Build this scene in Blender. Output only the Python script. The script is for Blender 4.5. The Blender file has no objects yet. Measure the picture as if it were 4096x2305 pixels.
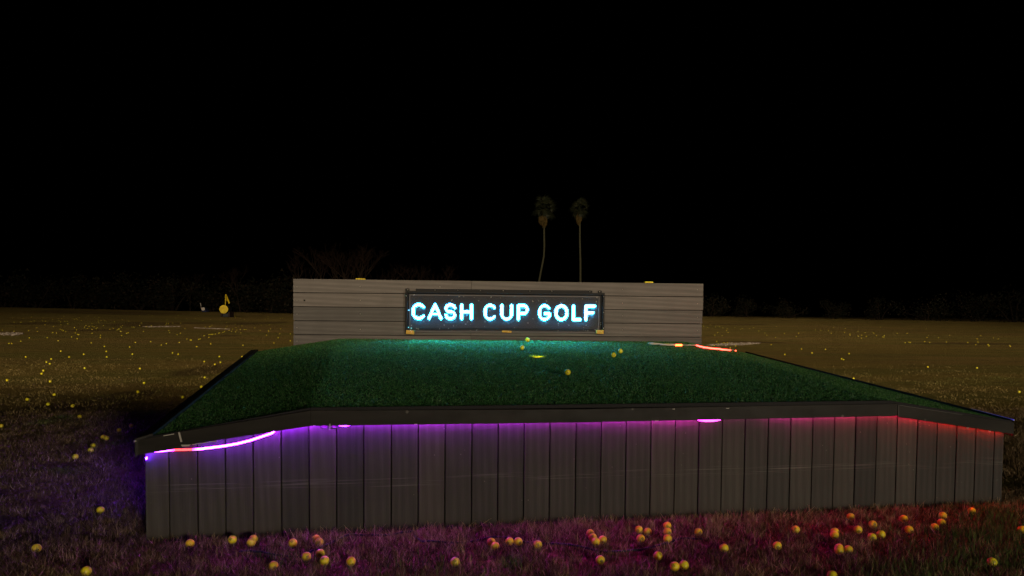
import bpy, bmesh, math, random
import numpy as np
from mathutils import Matrix, Vector

S = bpy.context.scene
C = S.collection
RS = np.random.RandomState(7)
random.seed(7)
PI = math.pi

# ------------------------------------------------------------------ camera
F, PHI, RHO, CY, H = 2850.0, 0.0412, 0.0086, 1373.5, 1.1467     # focal length and centre in photo pixels (4096 wide)
cf, sf, cr, sr = math.cos(PHI), math.sin(PHI), math.cos(RHO), math.sin(RHO)
FWD = np.array([0, cf, -sf])
_up, _r = np.array([0, sf, cf]), np.array([1.0, 0, 0])
RIGHT, UP = cr * _r + sr * _up, -sr * _r + cr * _up
CAM = np.array([0, 0, H])
cd = bpy.data.cameras.new('camera')
cam = bpy.data.objects.new('camera', cd)
C.objects.link(cam)
M = Matrix.Identity(4)
for i in range(3):
    M[i][0], M[i][1], M[i][2], M[i][3] = RIGHT[i], UP[i], -FWD[i], CAM[i]
cam.matrix_world = M
cd.sensor_width = 36.0
cd.lens = F / 4096 * 36.0
cd.shift_y = (CY - 1152.5) / 4096
cd.clip_start, cd.clip_end = 0.1, 3000
S.camera = cam

# ------------------------------------------------------------------ night sky, moon and the range's floodlight
W = bpy.data.worlds.new('World')
S.world = W
W.use_nodes = True
wn = W.node_tree
bg = wn.nodes['Background']
sky = wn.nodes.new('ShaderNodeTexSky')
sky.sky_type = 'NISHITA'
sky.sun_disc = False
LAMP_AZ, LAMP_EL, LAMP_D = math.radians(28), math.radians(3.2), 34.0
sky.sun_elevation = math.radians(9)
sky.sun_rotation = math.radians(180 - 40)
wn.links.new(sky.outputs[0], bg.inputs[0])
bg.inputs[1].default_value = 0.0000

sd = bpy.data.lights.new('moon', 'SUN')
sd.energy, sd.angle, sd.color = 0.012, math.radians(1), (1, 0.9, 0.8)
sun = bpy.data.objects.new('moon', sd)
C.objects.link(sun)

def aim(o, at):
    o.rotation_euler = (Vector(at) - o.location).to_track_quat('-Z', 'Y').to_euler()

MID = (0.0, 6.0, 0.7)
sun.location = (math.sin(LAMP_AZ) * 20, -math.cos(LAMP_AZ) * 20, 16)
aim(sun, MID)
def flood(name, az, el, d, power, size, color):
    ld = bpy.data.lights.new(name, 'AREA')
    ld.shape, ld.size, ld.energy, ld.color = 'DISK', size, power, color
    lo = bpy.data.objects.new(name, ld)
    C.objects.link(lo)
    lo.location = (MID[0] + math.sin(az) * math.cos(el) * d, MID[1] - math.cos(az) * math.cos(el) * d, MID[2] + math.sin(el) * d)
    aim(lo, (MID[0], MID[1] + 12, MID[2]))
    return lo
flood('floodlight', LAMP_AZ, LAMP_EL, LAMP_D, 5600, 5.0, (1.0, 0.86, 0.66))
for _x in (-16.0, 9.0, 34.0):                   # three masts along the tee line throw their beams far out over the range
    bank = flood('floodlight', 0.0, math.radians(14.5), 46.0, 15000, 4.0, (1.0, 0.80, 0.52))
    bank.location.x = _x
    bank.data.spread = math.radians(76)
    aim(bank, (_x, bank.location.y + 50, bank.location.z + 50 * math.tan(math.radians(18.0))))

S.view_settings.view_transform = 'Standard'
S.view_settings.look = 'None'
S.view_settings.exposure = 0
S.view_settings.gamma = 1
S.view_settings.use_curve_mapping = False
S.render.engine = 'CYCLES'
S.render.filter_size = 1.0
S.cycles.use_denoising = True
try:
    S.cycles.denoiser = 'OPENIMAGEDENOISE'
except Exception:
    pass
S.cycles.max_bounces = 5
S.cycles.diffuse_bounces = 3
S.cycles.glossy_bounces = 3
S.cycles.transparent_max_bounces = 8
S.cycles.sample_clamp_indirect = 3
S.cycles.sample_clamp_direct = 0
S.cycles.use_light_tree = True
S.cycles.caustics_reflective = S.cycles.caustics_refractive = False

# ------------------------------------------------------------------ picking points: a photo pixel meets a real surface
def ray(px, py):
    d = FWD + RIGHT * ((px - 2048) / F) - UP * ((py - CY) / F)
    return d
def to_px(p):
    d = np.asarray(p, float) - CAM
    z = d @ FWD
    return 2048 + F * (d @ RIGHT) / z, CY - F * (d @ UP) / z
class Frame:                                    # a vertical plane: u along it, n out of it towards the tee, z up
    def __init__(s, x, y, th):
        s.o = np.array([x, y, 0.0]); s.th = th
        s.u = np.array([math.cos(th), math.sin(th), 0]); s.n = np.array([math.sin(th), -math.cos(th), 0])
    def P(s, u, n, z):
        return s.o + s.u * u + s.n * n + np.array([0, 0, z])
    def hit(s, px, py, n=0.0):                  # -> u, z
        d = ray(px, py)
        t = ((s.o + s.n * n - CAM) @ s.n) / (d @ s.n)
        q = CAM + d * t - s.o
        return float(q @ s.u), float(q[2])
    def hitp(s, px, py, n=0.0):
        u, z = s.hit(px, py, n)
        return s.P(u, n, z)
WALL = Frame(-1.7154, 3.4997, 0.1746)
BACK = Frame(-2.1851, 7.1133, 0.0741)

def sstep(t):
    t = np.clip(t, 0, 1)
    return t * t * (3 - 2 * t)
def gz(x, y):                                   # height of the range's ground
    x = np.asarray(x, float); y = np.asarray(y, float)
    q = x / np.maximum(y, 4.0)
    rise = np.interp(q, [-0.9, -0.72, -0.31, 0.27, 0.72, 0.9], [1.5, 1.43, 0.94, 1.0, 0.62, 0.6])
    t = np.clip((y - 26) / 64, 0, 1)
    z = rise * (0.55 * t + 0.45 * sstep(t))
    a = 0.022 * sstep((y - 8) / 10) + 0.035 * sstep((y - 20) / 25)
    a = a * (1 - 0.8 * sstep((y - 80) / 15))
    z = z + a * (np.sin(0.36 * y - 0.10 * x + 2.0) + 0.6 * np.sin(0.83 * y + 0.21 * x + 0.6)
                 + 0.7 * np.sin(0.22 * y + 0.31 * x) + 0.35 * np.sin(1.7 * y - 0.5 * x + 1.3 * np.sin(0.4 * x)))
    return z
def ground_hit(px, py, lift=0.0):
    d = ray(px, py)
    y = np.concatenate([np.arange(2.5, 30, 0.02), np.arange(30, 130, 0.1)])
    p = CAM[None] + d[None] * ((y - CAM[1]) / d[1])[:, None]
    h = p[:, 2] - gz(p[:, 0], p[:, 1]) - lift
    k = np.where(h <= 0)[0]
    if len(k) == 0:
        return None
    return p[k[0]]

# ------------------------------------------------------------------ small helpers
def link_mesh(name, verts, faces, mat=None, parent=None, smooth=False):
    me = bpy.data.meshes.new(name)
    me.from_pydata([tuple(map(float, v)) for v in verts], [], faces)
    me.update()
    if smooth:
        me.polygons.foreach_set('use_smooth', [True] * len(me.polygons))
    o = bpy.data.objects.new(name, me)
    if mat:
        me.materials.append(mat)
    C.objects.link(o)
    if parent:
        o.parent = parent
    return o
class MB:                                       # collects boxes, bars, tubes into one mesh
    def __init__(s):
        s.v, s.f = [], []
    def add(s, v, f):
        b = len(s.v)
        s.v += [tuple(map(float, p)) for p in v]
        s.f += [tuple(i + b for i in q) for q in f]
        return s
    def hexa(s, lo, hi):                        # 4 points and the 4 opposite them
        return s.add(list(lo) + list(hi), [(3, 2, 1, 0), (4, 5, 6, 7), (0, 1, 5, 4), (1, 2, 6, 5), (2, 3, 7, 6), (3, 0, 4, 7)])
    def box(s, x0, x1, y0, y1, z0, z1):
        return s.hexa([(x0, y0, z0), (x1, y0, z0), (x1, y1, z0), (x0, y1, z0)], [(x0, y0, z1), (x1, y0, z1), (x1, y1, z1), (x0, y1, z1)])
    def tube(s, pts, rad, n=6):
        pts = [np.asarray(p, float) for p in pts]
        rad = rad if hasattr(rad, '__len__') else [rad] * len(pts)
        b = len(s.v)
        for i, p in enumerate(pts):
            t = pts[min(i + 1, len(pts) - 1)] - pts[max(i - 1, 0)]
            t = t / (np.linalg.norm(t) + 1e-9)
            a = np.cross(t, [0, 0, 1.0] if abs(t[2]) < 0.9 else [1.0, 0, 0]); a /= np.linalg.norm(a)
            c = np.cross(t, a)
            for k in range(n):
                w = 2 * PI * k / n
                s.v.append(tuple(p + rad[i] * (a * math.cos(w) + c * math.sin(w))))
        for i in range(len(pts) - 1):
            for k in range(n):
                s.f.append((b + i * n + k, b + i * n + (k + 1) % n, b + (i + 1) * n + (k + 1) % n, b + (i + 1) * n + k))
        s.f.append(tuple(b + k for k in range(n))[::-1])
        s.f.append(tuple(b + (len(pts) - 1) * n + k for k in range(n)))
        return s
    def build(s, name, mat, parent=None, smooth=False, bevel=0):
        o = link_mesh(name, s.v, s.f, mat, parent, smooth)
        if bevel:
            bm = bmesh.new(); bm.from_mesh(o.data)
            bmesh.ops.bevel(bm, geom=bm.edges[:], offset=bevel, segments=1, affect='EDGES')
            bm.to_mesh(o.data); bm.free()
        return o
def thing(name, label, cat, loc=(0, 0, 0), rz=0, group=None):
    o = bpy.data.objects.new(name, None)
    C.objects.link(o)
    o.location = tuple(map(float, loc)); o.rotation_euler = (0, 0, rz)
    o.empty_display_size = 0.1
    o['label'] = label; o['category'] = cat
    if group:
        o['group'] = group
    return o
def tag(o, label, cat, group=None):
    o['label'] = label; o['category'] = cat
    if group:
        o['group'] = group
    return o
def at_frame(fr, o):                            # put an Empty at a frame's origin: local x = u, local y = -n, local z = z
    o.location = tuple(map(float, fr.o)); o.rotation_euler = (0, 0, fr.th)
    return o

# ------------------------------------------------------------------ materials
def mat(name, color=(0.5, 0.5, 0.5), rough=0.8, spec=0.3, metal=0.0):
    m = bpy.data.materials.new(name)
    m.use_nodes = True
    b = m.node_tree.nodes['Principled BSDF']
    b.inputs['Base Color'].default_value = (*color, 1)
    b.inputs['Roughness'].default_value = rough
    b.inputs['Specular IOR Level'].default_value = spec
    b.inputs['Metallic'].default_value = metal
    return m
class N:                                        # node shorthand
    def __init__(s, m):
        s.t = m.node_tree; s.b = s.t.nodes['Principled BSDF'] if 'Principled BSDF' in s.t.nodes else None
    def n(s, typ, **kw):
        x = s.t.nodes.new('ShaderNode' + typ)
        for k, v in kw.items():
            setattr(x, k, v)
        return x
    def l(s, a, b):
        s.t.links.new(a, b)
    def val(s, sock, v):
        if hasattr(v, 'is_output'):
            s.l(v, sock)
        else:
            sock.default_value = v
    def math(s, op, a, b=0.0, c=None):
        x = s.n('Math', operation=op)
        s.val(x.inputs[0], a); s.val(x.inputs[1], b)
        if c is not None:
            s.val(x.inputs[2], c)
        return x.outputs[0]
    def noise(s, vec, scale, detail=4, rough=0.6, dist=0.0):
        x = s.n('TexNoise')
        s.l(vec, x.inputs['Vector'])
        x.inputs['Scale'].default_value = scale; x.inputs['Detail'].default_value = detail
        x.inputs['Roughness'].default_value = rough; x.inputs['Distortion'].default_value = dist
        return x.outputs['Fac']
    def mapping(s, vec, scale=(1, 1, 1), loc=None, rot=None):
        x = s.n('Mapping')
        s.l(vec, x.inputs['Vector'])
        x.inputs['Scale'].default_value = scale
        if loc is not None:
            s.val(x.inputs['Location'], loc)
        if rot is not None:
            x.inputs['Rotation'].default_value = rot
        return x.outputs[0]
    def ramp(s, fac, stops):
        x = s.n('ValToRGB')
        s.val(x.inputs[0], fac)
        e = x.color_ramp.elements
        while len(e) < len(stops):
            e.new(0.5)
        for k, (p, c) in zip(e, stops):
            k.position = p; k.color = (*c, 1) if len(c) == 3 else c
        return x.outputs[0]
    def mix(s, fac, a, b):
        x = s.n('Mix', data_type='RGBA')
        s.val(x.inputs[0], fac)
        for sock, v in ((x.inputs[6], a), (x.inputs[7], b)):
            if hasattr(v, 'is_output'):
                s.l(v, sock)
            else:
                sock.default_value = (*v, 1)
        return x.outputs[2]
    def bump(s, h, strength=0.3, dist=0.01):
        x = s.n('Bump')
        x.inputs['Strength'].default_value = strength; x.inputs['Distance'].default_value = dist
        s.l(h, x.inputs['Height'])
        s.l(x.outputs[0], s.b.inputs['Normal'])
    def base(s, c):
        s.l(c, s.b.inputs['Base Color'])
    def smooth(s, v, lo, hi):
        x = s.n('MapRange', interpolation_type='SMOOTHSTEP')
        s.val(x.inputs[0], v)
        x.inputs[1].default_value = lo; x.inputs[2].default_value = hi
        return x.outputs[0]

def deck_material(name, axis, tint, scuff=False):
    """grey-brown composite deck board: embossed grain along one axis of the object's own space"""
    m = mat(name, rough=0.75, spec=0.12)
    k = N(m)
    co = k.n('TexCoord').outputs['Object']
    oi = k.n('ObjectInfo').outputs['Random']
    off = k.n('CombineXYZ')
    r = k.math('MULTIPLY', oi, 37.0)
    for i in range(3):
        k.l(r, off.inputs[i])
    if axis == 'z':
        sc_f, sc_c = (150, 6, 5), (14, 4, 0.9)
    else:
        sc_f, sc_c = (5, 6, 150), (0.9, 4, 14)
    v1 = k.mapping(co, sc_f, off.outputs[0])
    v2 = k.mapping(co, sc_c, off.outputs[0])
    fine = k.noise(v1, 1.0, 3, 0.65)
    wave = k.n('TexWave', wave_type='RINGS', rings_direction='Y')
    k.l(v2, wave.inputs['Vector'])
    wave.inputs['Scale'].default_value = 0.55; wave.inputs['Distortion'].default_value = 5.0
    wave.inputs['Detail'].default_value = 3; wave.inputs['Detail Scale'].default_value = 0.7
    grain = k.math('ADD', k.math('MULTIPLY', wave.outputs['Fac'], 0.34), k.math('MULTIPLY', fine, 0.85))
    big = k.noise(co, 2.3, 4, 0.6)
    dark = tuple(c * 0.78 for c in tint); lite = tuple(c * 1.28 for c in tint)
    col = k.ramp(grain, [(0.25, dark), (0.62, tint), (0.95, lite)])
    col = k.mix(k.math('MULTIPLY', k.smooth(big, 0.38, 0.72), 0.45), col, tuple(c * 0.72 for c in tint))
    tone = k.n('HueSaturation')
    k.l(col, tone.inputs['Color'])
    k.val(tone.inputs['Value'], k.math('MULTIPLY_ADD', oi, 0.45, 0.76))
    k.val(tone.inputs['Saturation'], k.math('MULTIPLY_ADD', oi, 0.5, 0.75))
    col = tone.outputs[0]
    # pale specks of dirt
    vor = k.n('TexVoronoi', feature='F1')
    k.l(co, vor.inputs['Vector']); vor.inputs['Scale'].default_value = 26
    speck = k.math('MULTIPLY', k.smooth(vor.outputs['Distance'], 0.10, 0.04), k.smooth(k.noise(co, 9, 1), 0.55, 0.62))
    col = k.mix(k.math('MULTIPLY', speck, 0.35), col, (0.30, 0.27, 0.23))
    if scuff:                                   # a band of long pale scrapes left along the wall
        sx = k.n('SeparateXYZ'); k.l(co, sx.inputs[0])
        wob = k.math('MULTIPLY_ADD', k.noise(k.mapping(co, (1.3, 0, 0)), 1.0, 2), 0.05, sx.outputs[2])
        band = k.math('MULTIPLY', k.smooth(wob, 0.262, 0.278), k.smooth(wob, 0.325, 0.305))
        ln = k.noise(k.mapping(co, (2.2, 0, 210)), 1.0, 2, 0.5, 0.3)
        sc = k.math('MULTIPLY', band, k.smooth(ln, 0.55, 0.68))
        col = k.mix(k.math('MULTIPLY', sc, 0.40), col, (0.17, 0.155, 0.14))
        low = k.smooth(k.math('ADD', sx.outputs[2], k.math('MULTIPLY', big, 0.12)), 0.16, 0.03)
        col = k.mix(k.math('MULTIPLY', low, 0.6), col, (0.045, 0.034, 0.024))   # splashed soil
    k.base(col)
    k.bump(grain, 0.25, 0.002)
    return m
WALLMAT = deck_material('composite_board', 'z', (0.047, 0.043, 0.038), True)
PLANKMAT = deck_material('composite_plank', 'x', (0.083, 0.075, 0.071))
BLACKGAP = mat('dark_framing', (0.012, 0.010, 0.009), 0.95, 0.1)

def fascia_material():
    m = mat('dark_bronze_aluminium', (0.015, 0.013, 0.011), 0.55, 0.12)
    k = N(m); co = k.n('TexCoord').outputs['Object']
    a = k.noise(k.mapping(co, (1.2, 4, 6)), 1.4, 4)
    col = k.ramp(a, [(0.3, (0.010, 0.009, 0.007)), (0.7, (0.022, 0.019, 0.015))])
    vor = k.n('TexVoronoi'); k.l(co, vor.inputs['Vector']); vor.inputs['Scale'].default_value = 9
    sp = k.math('MULTIPLY', k.smooth(vor.outputs['Distance'], 0.09, 0.05), k.smooth(k.noise(co, 5, 1), 0.5, 0.58))
    col = k.mix(k.math('MULTIPLY', sp, 0.25), col, (0.3, 0.28, 0.24))
    k.base(col)
    k.l(k.math('MULTIPLY_ADD', k.noise(co, 14, 3), 0.3, 0.42), k.b.inputs['Roughness'])
    k.bump(k.noise(k.mapping(co, (3, 3, 9)), 2.0, 2), 0.10, 0.01)
    return m
FASCIA = fascia_material()
RUBBER = mat('black_rubber', (0.010, 0.009, 0.009), 0.75, 0.2)
EDGEMETAL = mat('bare_metal_edge', (0.34, 0.31, 0.26), 0.6, 0.3)
DULLEDGE = mat('worn_edge', (0.075, 0.07, 0.062), 0.7, 0.2)

def blade_material(name, stops, rough=0.5, spec=0.4, trans=0.0, patch=None, patch_scale=1.2, patch_lo=0.5, patch_hi=0.62):
    m = mat(name, rough=rough, spec=spec)
    k = N(m)
    g = k.n('NewGeometry')
    col = k.ramp(g.outputs['Random Per Island'], stops)
    if patch:
        f = k.smooth(k.noise(g.outputs['Position'], patch_scale, 3), patch_lo, patch_hi)
        col = k.mix(f, col, k.ramp(g.outputs['Random Per Island'], patch))
    k.base(col)
    if trans:                                   # thin leaves let some light through
        tl = k.n('BsdfTranslucent'); k.l(col, tl.inputs[0])
        ms = k.n('MixShader'); ms.inputs[0].default_value = trans
        out_ = [q for q in k.t.nodes if q.type == 'OUTPUT_MATERIAL'][0]
        k.l(k.b.outputs[0], ms.inputs[1]); k.l(tl.outputs[0], ms.inputs[2]); k.l(ms.outputs[0], out_.inputs[0])
    return m
TURFBLADE = blade_material('turf_fibre', [(0.0, (0.007, 0.030, 0.007)), (0.4, (0.034, 0.130, 0.028)), (0.75, (0.085, 0.23, 0.05)), (0.93, (0.15, 0.36, 0.09)), (0.99, (0.26, 0.34, 0.16))], 0.42, 0.4, 0.45)
TURFBASE = mat('turf_backing', (0.010, 0.018, 0.007), 0.9, 0.1)
DRY = [(0.0, (0.030, 0.018, 0.008)), (0.5, (0.11, 0.068, 0.030)), (0.85, (0.26, 0.17, 0.08)), (1.0, (0.50, 0.37, 0.21))]
GREEN = [(0.0, (0.022, 0.040, 0.007)), (0.5, (0.055, 0.10, 0.017)), (1.0, (0.12, 0.19, 0.035))]
GRASSBLADE = blade_material('dry_grass', DRY, 0.7, 0.15, 0, GREEN, 1.3, 0.56, 0.70)

RANGEBLADE = blade_material('range_grass', [(0.0, (0.10, 0.07, 0.024)), (0.4, (0.20, 0.142, 0.045)), (1.0, (0.31, 0.235, 0.085))], 0.7, 0.15, 0, [(0, (0.05, 0.06, 0.012)), (1, (0.17, 0.165, 0.04))], 0.35, 0.50, 0.66)

def ground_material():
    m = mat('dry_range_grass', rough=0.95, spec=0.05)
    k = N(m)
    p = k.n('NewGeometry').outputs['Position']
    fl = k.mapping(p, (1, 1, 0))
    fine = k.noise(fl, 26, 5, 0.7)
    med = k.noise(k.mapping(fl, (0.55, 1.1, 0)), 1.5, 5, 0.65)
    streak = k.noise(k.mapping(fl, (0.10, 0.55, 0)), 1.0, 4, 0.6, 0.4)
    big = k.noise(k.mapping(fl, (0.05, 0.16, 0), (3.1, 7.7, 0)), 1.0, 3, 0.55)
    col = k.ramp(fine, [(0.25, (0.10, 0.065, 0.022)), (0.55, (0.225, 0.165, 0.036)), (0.8, (0.33, 0.25, 0.058))])
    grn = k.ramp(fine, [(0.25, (0.06, 0.064, 0.012)), (0.6, (0.145, 0.142, 0.028)), (0.85, (0.22, 0.20, 0.045))])
    col = k.mix(k.math('MULTIPLY', k.smooth(streak, 0.43, 0.58), 0.85), col, grn)
    rus = k.ramp(fine, [(0.2, (0.10, 0.055, 0.022)), (0.8, (0.32, 0.18, 0.070))])
    col = k.mix(k.math('MULTIPLY', k.smooth(big, 0.50, 0.62), 0.45), col, rus)
    col = k.mix(k.math('MULTIPLY', k.smooth(med, 0.52, 0.70), 0.65), col, (0.035, 0.026, 0.010))
    # dark earth hollows, plus shade left of the green painted into the colour
    soil_shade = None
    for (cx, cy, rx, ry) in SOIL_SHADE:
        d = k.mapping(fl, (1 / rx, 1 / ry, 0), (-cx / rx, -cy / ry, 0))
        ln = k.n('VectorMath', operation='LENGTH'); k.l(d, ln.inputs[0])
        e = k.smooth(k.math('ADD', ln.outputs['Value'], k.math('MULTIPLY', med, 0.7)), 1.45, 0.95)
        soil_shade = e if soil_shade is None else k.math('MAXIMUM', soil_shade, e)
    col = k.mix(k.math('MULTIPLY', soil_shade, 0.85), col, k.ramp(fine, [(0.3, (0.014, 0.008, 0.005)), (0.8, (0.045, 0.025, 0.016))]))
    k.base(col)
    hb = k.math('ADD', k.math('MULTIPLY', k.noise(fl, 16, 6, 0.75), 1.0), k.math('MULTIPLY', k.noise(fl, 3.2, 3, 0.6), 1.2))
    k.bump(hb, 1.0, 0.11)
    k.b.inputs['Sheen Weight'].default_value = 0.35
    k.b.inputs['Sheen Roughness'].default_value = 0.6
    k.b.inputs['Sheen Tint'].default_value = (0.55, 0.40, 0.16, 1)
    return m

# ------------------------------------------------------------------ the ground
def sp(px, py):
    return ground_hit(px, py)
SOIL_SHADE = []  # far hollows, and nearer patches that paint the platform's shade on the grass
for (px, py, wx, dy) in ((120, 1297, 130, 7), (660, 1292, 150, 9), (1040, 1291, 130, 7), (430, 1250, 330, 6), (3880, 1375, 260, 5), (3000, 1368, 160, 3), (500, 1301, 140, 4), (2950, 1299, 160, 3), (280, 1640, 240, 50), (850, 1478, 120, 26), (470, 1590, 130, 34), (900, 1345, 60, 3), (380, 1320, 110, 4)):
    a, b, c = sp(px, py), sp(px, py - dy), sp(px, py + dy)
    SOIL_SHADE.append((a[0], a[1], max(0.3, wx / F * a[1]), max(0.3, abs(b[1] - c[1]) * 0.55)))
xs = np.unique(np.concatenate([np.arange(-20, 20.1, 0.7), np.arange(-90, 91, 3.0), [-600, -400, -250, -160, 160, 250, 400, 600]]))
ys = np.unique(np.concatenate([np.arange(-4, 42, 0.55), np.arange(42, 100, 1.3), [-80, -50, -30, -18, -10, 104, 110, 120, 140, 180, 260, 400, 700, 1200]]))
gx, gy = np.meshgrid(xs, ys)
gv = np.stack([gx, gy, gz(gx, gy)], -1).reshape(-1, 3)
nx = len(xs)
gf = [(j * nx + i, j * nx + i + 1, (j + 1) * nx + i + 1, (j + 1) * nx + i) for j in range(len(ys) - 1) for i in range(nx - 1)]
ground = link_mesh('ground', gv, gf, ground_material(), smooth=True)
ground['kind'] = 'structure'

# ------------------------------------------------------------------ unseen roof added behind the camera to shade the near ground from the masts
can = MB().hexa([(-40, -9.5, 2.95), (40, -9.5, 2.95), (40, -2.3, 2.85), (-40, -2.3, 2.85)], [(-40, -9.5, 3.10), (40, -9.5, 3.10), (40, -2.3, 3.0), (-40, -2.3, 3.0)])
for _x in (-35, -21, -7, 7, 21, 35):
    for _y in (-9.2, -2.7):
        can.box(_x - 0.06, _x + 0.06, _y - 0.06, _y + 0.06, -0.1, 2.86)
shade_roof = can.build('added_shade_roof', mat('shade_roof_paint', (0.35, 0.33, 0.30), 0.7))
shade_roof['kind'] = 'structure'

# ------------------------------------------------------------------ the raised target green: outline of the turf
FN = 0.060                                      # the fascia's face stands this far out from the boards
A = [WALL.hitp(x, y, FN - 0.02) for x, y in ((552, 1752), (1244, 1631), (3572, 1604), (4052, 1683))]
B = [BACK.hitp(x, y, 0.02) for x, y in ((1012, 1405), (1358, 1352), (2735, 1364), (2985, 1410))]
for q in A + B:
    q[2] -= 0.012
def patch(i, s, t):                             # i: 0 left slope, 1 flat, 2 right slope; s across, t towards the back
    s = np.asarray(s)[..., None]; t = np.asarray(t)[..., None]
    return (A[i] * (1 - s) + A[i + 1] * s) * (1 - t) + (B[i] * (1 - s) + B[i + 1] * s) * t
TRI = []
for i in range(3):
    for a in range(8):
        for b in range(8):
            q = [patch(i, (a + da) / 8, (b + db) / 8) for da, db in ((0, 0), (1, 0), (1, 1), (0, 1))]
            TRI += [(q[0], q[1], q[2]), (q[0], q[2], q[3])]
T0 = np.array([t[0] for t in TRI]); T1 = np.array([t[1] for t in TRI]) - T0; T2 = np.array([t[2] for t in TRI]) - T0
def turf_hit(px, py, lift=0.0):
    d = ray(px, py); o = CAM - np.array([0, 0, lift])
    pv = np.cross(d, T2); det = (T1 * pv).sum(1)
    tv = o - T0; u = (tv * pv).sum(1) / det
    qv = np.cross(tv, T1); v = (qv @ d) / det
    t = (T2 * qv).sum(1) / det
    ok = (u >= -1e-4) & (v >= -1e-4) & (u + v <= 1.0001) & (t > 0)
    if not ok.any():
        return None
    return o + d * t[ok].min() + np.array([0, 0, lift])

green = thing('target_green', 'raised turf target green boxed in grey-brown vertical boards with a black fascia', 'golf green')
at_frame(WALL, green)
GM = np.array(Matrix.LocRotScale(Vector(WALL.o), Matrix.Rotation(WALL.th, 3, 'Z'), None).inverted())
def loc_w(p):
    p = np.asarray(p, float)
    return (GM[:3, :3] @ p.T).T + GM[:3, 3] if p.ndim > 1 else GM[:3, :3] @ p + GM[:3, 3]

# front boards
GROOVE = [675,789,901,1012,1125,1236,1346,1455,1565,1673,1780,1887,1992,2096,2199,2303,2404,2504,2603,2700,2795,2888,2979,3071,3161,3249,3336,3421,3505,3587,3668,3747,3825,3901,3976]
gu = [WALL.hit(580, 1990)[0]] + [WALL.hit(x, 1800)[0] for x in GROOVE] + [WALL.hit(4012, 1880)[0]]
FT = [(538, 1763), (713, 1729), (1244, 1642), (2200, 1638), (3190, 1622.7), (3593, 1615), (4058, 1691)]   # top edge of the fascia
FB = [(545, 1822), (726, 1792), (1244, 1704.6), (2200, 1692.6), (3190, 1675.5), (3592, 1664.8), (4054, 1737)]
ft = [WALL.hit(x, y, FN) for x, y in FT]
fb = [WALL.hit(x, y, FN) for x, y in FB]
def ft_z(u): return float(np.interp(u, [a[0] for a in ft], [a[1] for a in ft]))
def fb_z(u): return float(np.interp(u, [a[0] for a in fb], [a[1] for a in fb]))
for i in range(len(gu) - 1):
    u0, u1 = gu[i] + 0.0028, gu[i + 1] - 0.0028
    n0 = random.uniform(-0.002, 0.0015)
    z0, z1 = ft_z(u0) - 0.03, ft_z(u1) - 0.03
    b = MB().hexa([(u0, n0, -0.05), (u1, n0, -0.05), (u1, 0.022, -0.05), (u0, 0.022, -0.05)], [(u0, n0, z0), (u1, n0, z1), (u1, 0.022, z1), (u0, 0.022, z0)])
    b.build('board', WALLMAT, green, bevel=0.0022)
m_ = MB()                                       # dark sheathing seen in the gaps
ue = [gu[0] + 0.01, ft[2][0], ft[5][0], gu[-1] - 0.01]
for a, b in zip(ue[:-1], ue[1:]):
    m_.hexa([(a, 0.026, -0.05), (b, 0.026, -0.05), (b, 0.045, -0.05), (a, 0.045, -0.05)], [(a, 0.026, ft_z(a) - 0.035), (b, 0.026, ft_z(b) - 0.035), (b, 0.045, ft_z(b) - 0.035), (a, 0.045, ft_z(a) - 0.035)])
m_.build('sheathing', BLACKGAP, green)
m_ = MB()                                       # hidden strip added to stop the LED light leaking up to the turf
for a, b in zip(ue[:-1], ue[1:]):
    za, zb = fb_z(a) + 0.040, fb_z(b) + 0.040
    m_.hexa([(a, -0.046, za), (b, -0.046, zb), (b, -0.003, zb), (a, -0.003, za)], [(a, -0.046, za + 0.012), (b, -0.046, zb + 0.012), (b, -0.003, zb + 0.012), (a, -0.003, za + 0.012)])
m_.build('light_stop', BLACKGAP, green)
# side walls, boarded like the front
def side_wall(p0, p1, zt0, zt1, out):
    p0, p1 = loc_w(p0), loc_w(p1)
    n = int(np.linalg.norm((p1 - p0)[:2]) / 0.142)
    for k in range(n):
        a, b = (k + 0.02) / n, (k + 0.98) / n
        qa, qb = p0 * (1 - a) + p1 * a, p0 * (1 - b) + p1 * b
        za, zb = zt0 * (1 - a) + zt1 * a, zt0 * (1 - b) + zt1 * b
        o_ = np.array([out * 0.02, 0, 0])
        lo = [(*qa[:2], -0.05), (*qb[:2], -0.05), (*(qb + o_)[:2], -0.05), (*(qa + o_)[:2], -0.05)]
        hi = [(*qa[:2], za), (*qb[:2], zb), (*(qb + o_)[:2], zb), (*(qa + o_)[:2], za)]
        if out > 0:
            lo, hi = lo[::-1], hi[::-1]
        MB().hexa(lo, hi).build('side_board', WALLMAT, green)
side_wall(WALL.P(gu[0] + 0.004, -0.03, 0), B[0] + np.array([0.06, 0, 0]), ft[0][1] - 0.05, B[0][2] - 0.05, 1)
side_wall(WALL.P(gu[-1] - 0.004, -0.03, 0), B[3] - np.array([0.06, 0, 0]), ft[-1][1] - 0.05, B[3][2] - 0.05, -1)

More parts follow.
